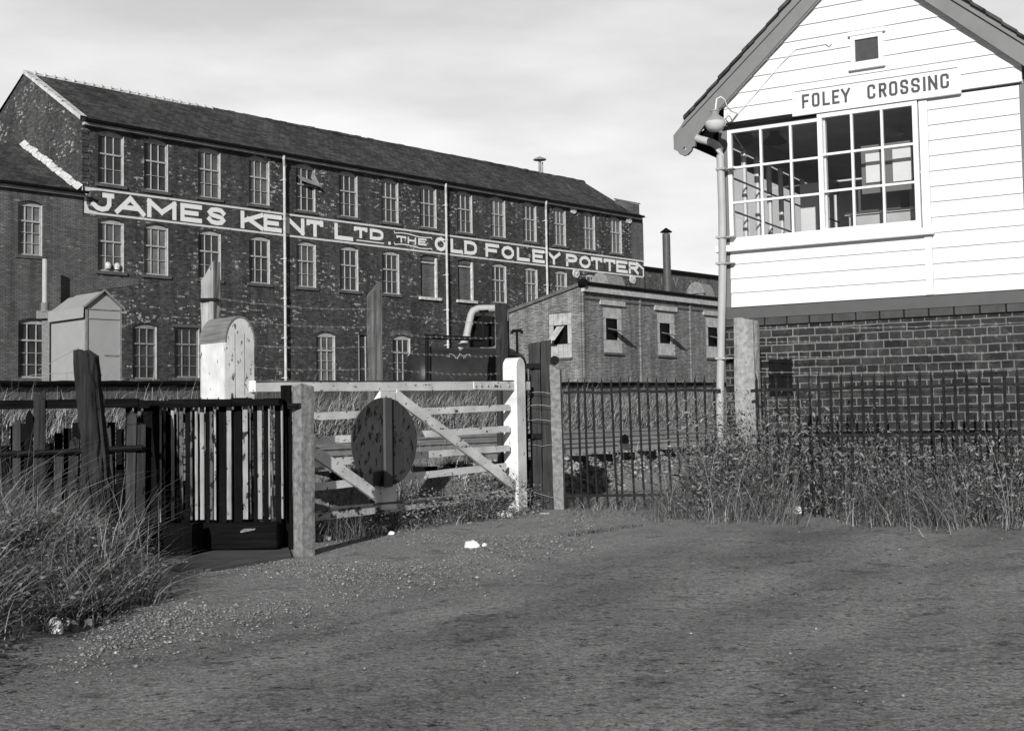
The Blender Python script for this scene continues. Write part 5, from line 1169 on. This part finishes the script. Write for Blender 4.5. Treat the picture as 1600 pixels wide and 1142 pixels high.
# ------------------------------------------------------------ stones and litter
ico = np.array([(1,0,0),(-1,0,0),(0,1,0),(0,-1,0),(0,0,1),(0,0,-1)], float); icf = np.array([(0,2,4),(2,1,4),(1,3,4),(3,0,4),(2,0,5),(1,2,5),(3,1,5),(0,3,5)])
def stones(name, XY, size, mat, label, flat=.6):
    n = len(XY); V_ = ico[None]*(size[:,None,None]*RNG.uniform(.6,1.3,(n,6,1))); a = RNG.uniform(0,2*pi,n); x = V_[:,:,0]*np.cos(a)[:,None]-V_[:,:,1]*np.sin(a)[:,None]; y = V_[:,:,0]*np.sin(a)[:,None]+V_[:,:,1]*np.cos(a)[:,None]
    V_ = np.stack([x+XY[:,0:1], y+XY[:,1:2], V_[:,:,2]*flat+terrain(XY[:,0],XY[:,1])[:,None]+size[:,None]*.25], 2).reshape(-1,3)
    Fc = (icf[None]+(np.arange(n)*6)[:,None,None]).reshape(-1,3); o = npmesh(name, V_, Fc, mat, attr=np.repeat(RNG.beta(1.2,2.5,n),8)); return tag(o, label, 'gravel', None, 'stuff')
m_stone = veg_mat('gravel_stone', .08, .48); m_stone.node_tree.nodes['Principled BSDF'].inputs['Roughness'].default_value = .9
def pxpts(n, poly):
    out = []
    while len(out) < n:
        i = random.random(); a = poly[0]; x = random.uniform(*a[0]); y = random.uniform(*a[1]); out.append((x,y))
    return out
n = 30000; t = RNG.uniform(0,1,n); px_ = 60+t*870; yc = np.interp(px_, [60,150,260,400,520,650,800,930], [1010,985,945,915,885,860,840,822]); py_ = yc+RNG.normal(0,1,n)*np.interp(px_, [60,260,600,930],[18,30,34,20])
XY = np.array([gnd(a,b)[:2] for a,b in zip(px_,py_)]); stones('loose_gravel', XY, RNG.gamma(2.0,.0017,n)+.0015, m_stone, 'band of loose pale gravel along the road edge')
n = 5000; XY = np.column_stack([RNG.uniform(-2.3,4.5,n), RNG.uniform(4.5,13,n)]); stones('road_grit', XY, RNG.gamma(1.6,.0016,n)+.001, m_stone, 'grit scattered over the tarmac road')
n = 16000; c_ = RNG.uniform(7.9,8.85,n); s_ = RNG.uniform(4,38,n); c_ = c_[s_ > 12.6]; s_ = s_[s_ > 12.6]; n = len(s_); XY = np.column_stack([RX*s_-RY*c_, RY*s_+RX*c_]); stones('ballast_stones', XY, RNG.gamma(3,.008,n)+.008, m_stone, 'pale ballast stones along the track shoulder')
random.seed(5)
def crumple(px, py, w, h, label, name='litter_paper', cat='litter', n=9, zz=0., D=None, mat=m_litter):
    p = gnd(px, py) if D is None else at(px, py, D); s = MB(); vs = []; m_ = 7
    for j in range(4):
        for k in range(n):
            t = 2*pi*k/n; r = (1, .95, .7, .2)[j]; vs.append((w/2*r*cos(t)*random.uniform(.75,1.15), w*.35*r*sin(t)*random.uniform(.75,1.15), (0,.45,.85,1)[j]*h*random.uniform(.8,1.1)))
    fs = [(j*n+k, j*n+(k+1)%n, (j+1)*n+(k+1)%n, (j+1)*n+k) for j in range(3) for k in range(n)]+[tuple(range(3*n,4*n))]
    s.add(vs, fs); o = s.build(name, mat); o.location = (p[0], p[1], tz(p[0],p[1]) if D is None else p[2]); o.rotation_euler = (0,0,random.uniform(-.4,.4)); return tag(o, label, cat, None)
crumple(737, 855, .13, .055, 'crumpled white bag lying alone on the gravel in mid road')
crumple(757, 853, .04, .025, 'tiny white scrap just right of the crumpled white bag')
crumple(86, 999, .09, .075, 'round white ball of rubbish at the grass edge, bottom left', n=12)
crumple(102, 984, .07, .05, 'white torn scrap behind the round ball of rubbish, bottom left')
crumple(138, 982, .07, .05, 'grey crumpled leaf of card at the grass edge, bottom left', mat=m_conc)
crumple(115, 990, .06, .06, 'dull grey lump between rubbish ball and card, bottom left', mat=m_conc)
crumple(503, 844, .16, .05, 'pale rubble lump just right of the square concrete post', mat=m_verge)
crumple(600, 831, .07, .05, 'small white cup-like scrap under the gate middle stile')
crumple(612, 835, .06, .03, 'flat white scrap in front of the cup-like scrap under the gate')
crumple(682, 817, .18, .05, 'torn white paper under the right half of the gate')
crumple(703, 815, .09, .08, 'crumpled pale wrapper standing beside torn paper under the gate', mat=m_verge)
crumple(783, 807, .27, .06, 'heap of pale broken plaster at the foot of the gate stile', mat=m_verge, n=14)
crumple(850, 803, .13, .015, 'thin pale strip lying before the hinge balks', mat=m_verge)
crumple(1240, 803, .26, .08, 'white torn paper caught in the weeds below the railings', n=13)
crumple(976, 693, .16, .14, 'dark lump with white edge lying on the rails behind the railings', mat=m_creox, cat='debris', name='debris', D=20)
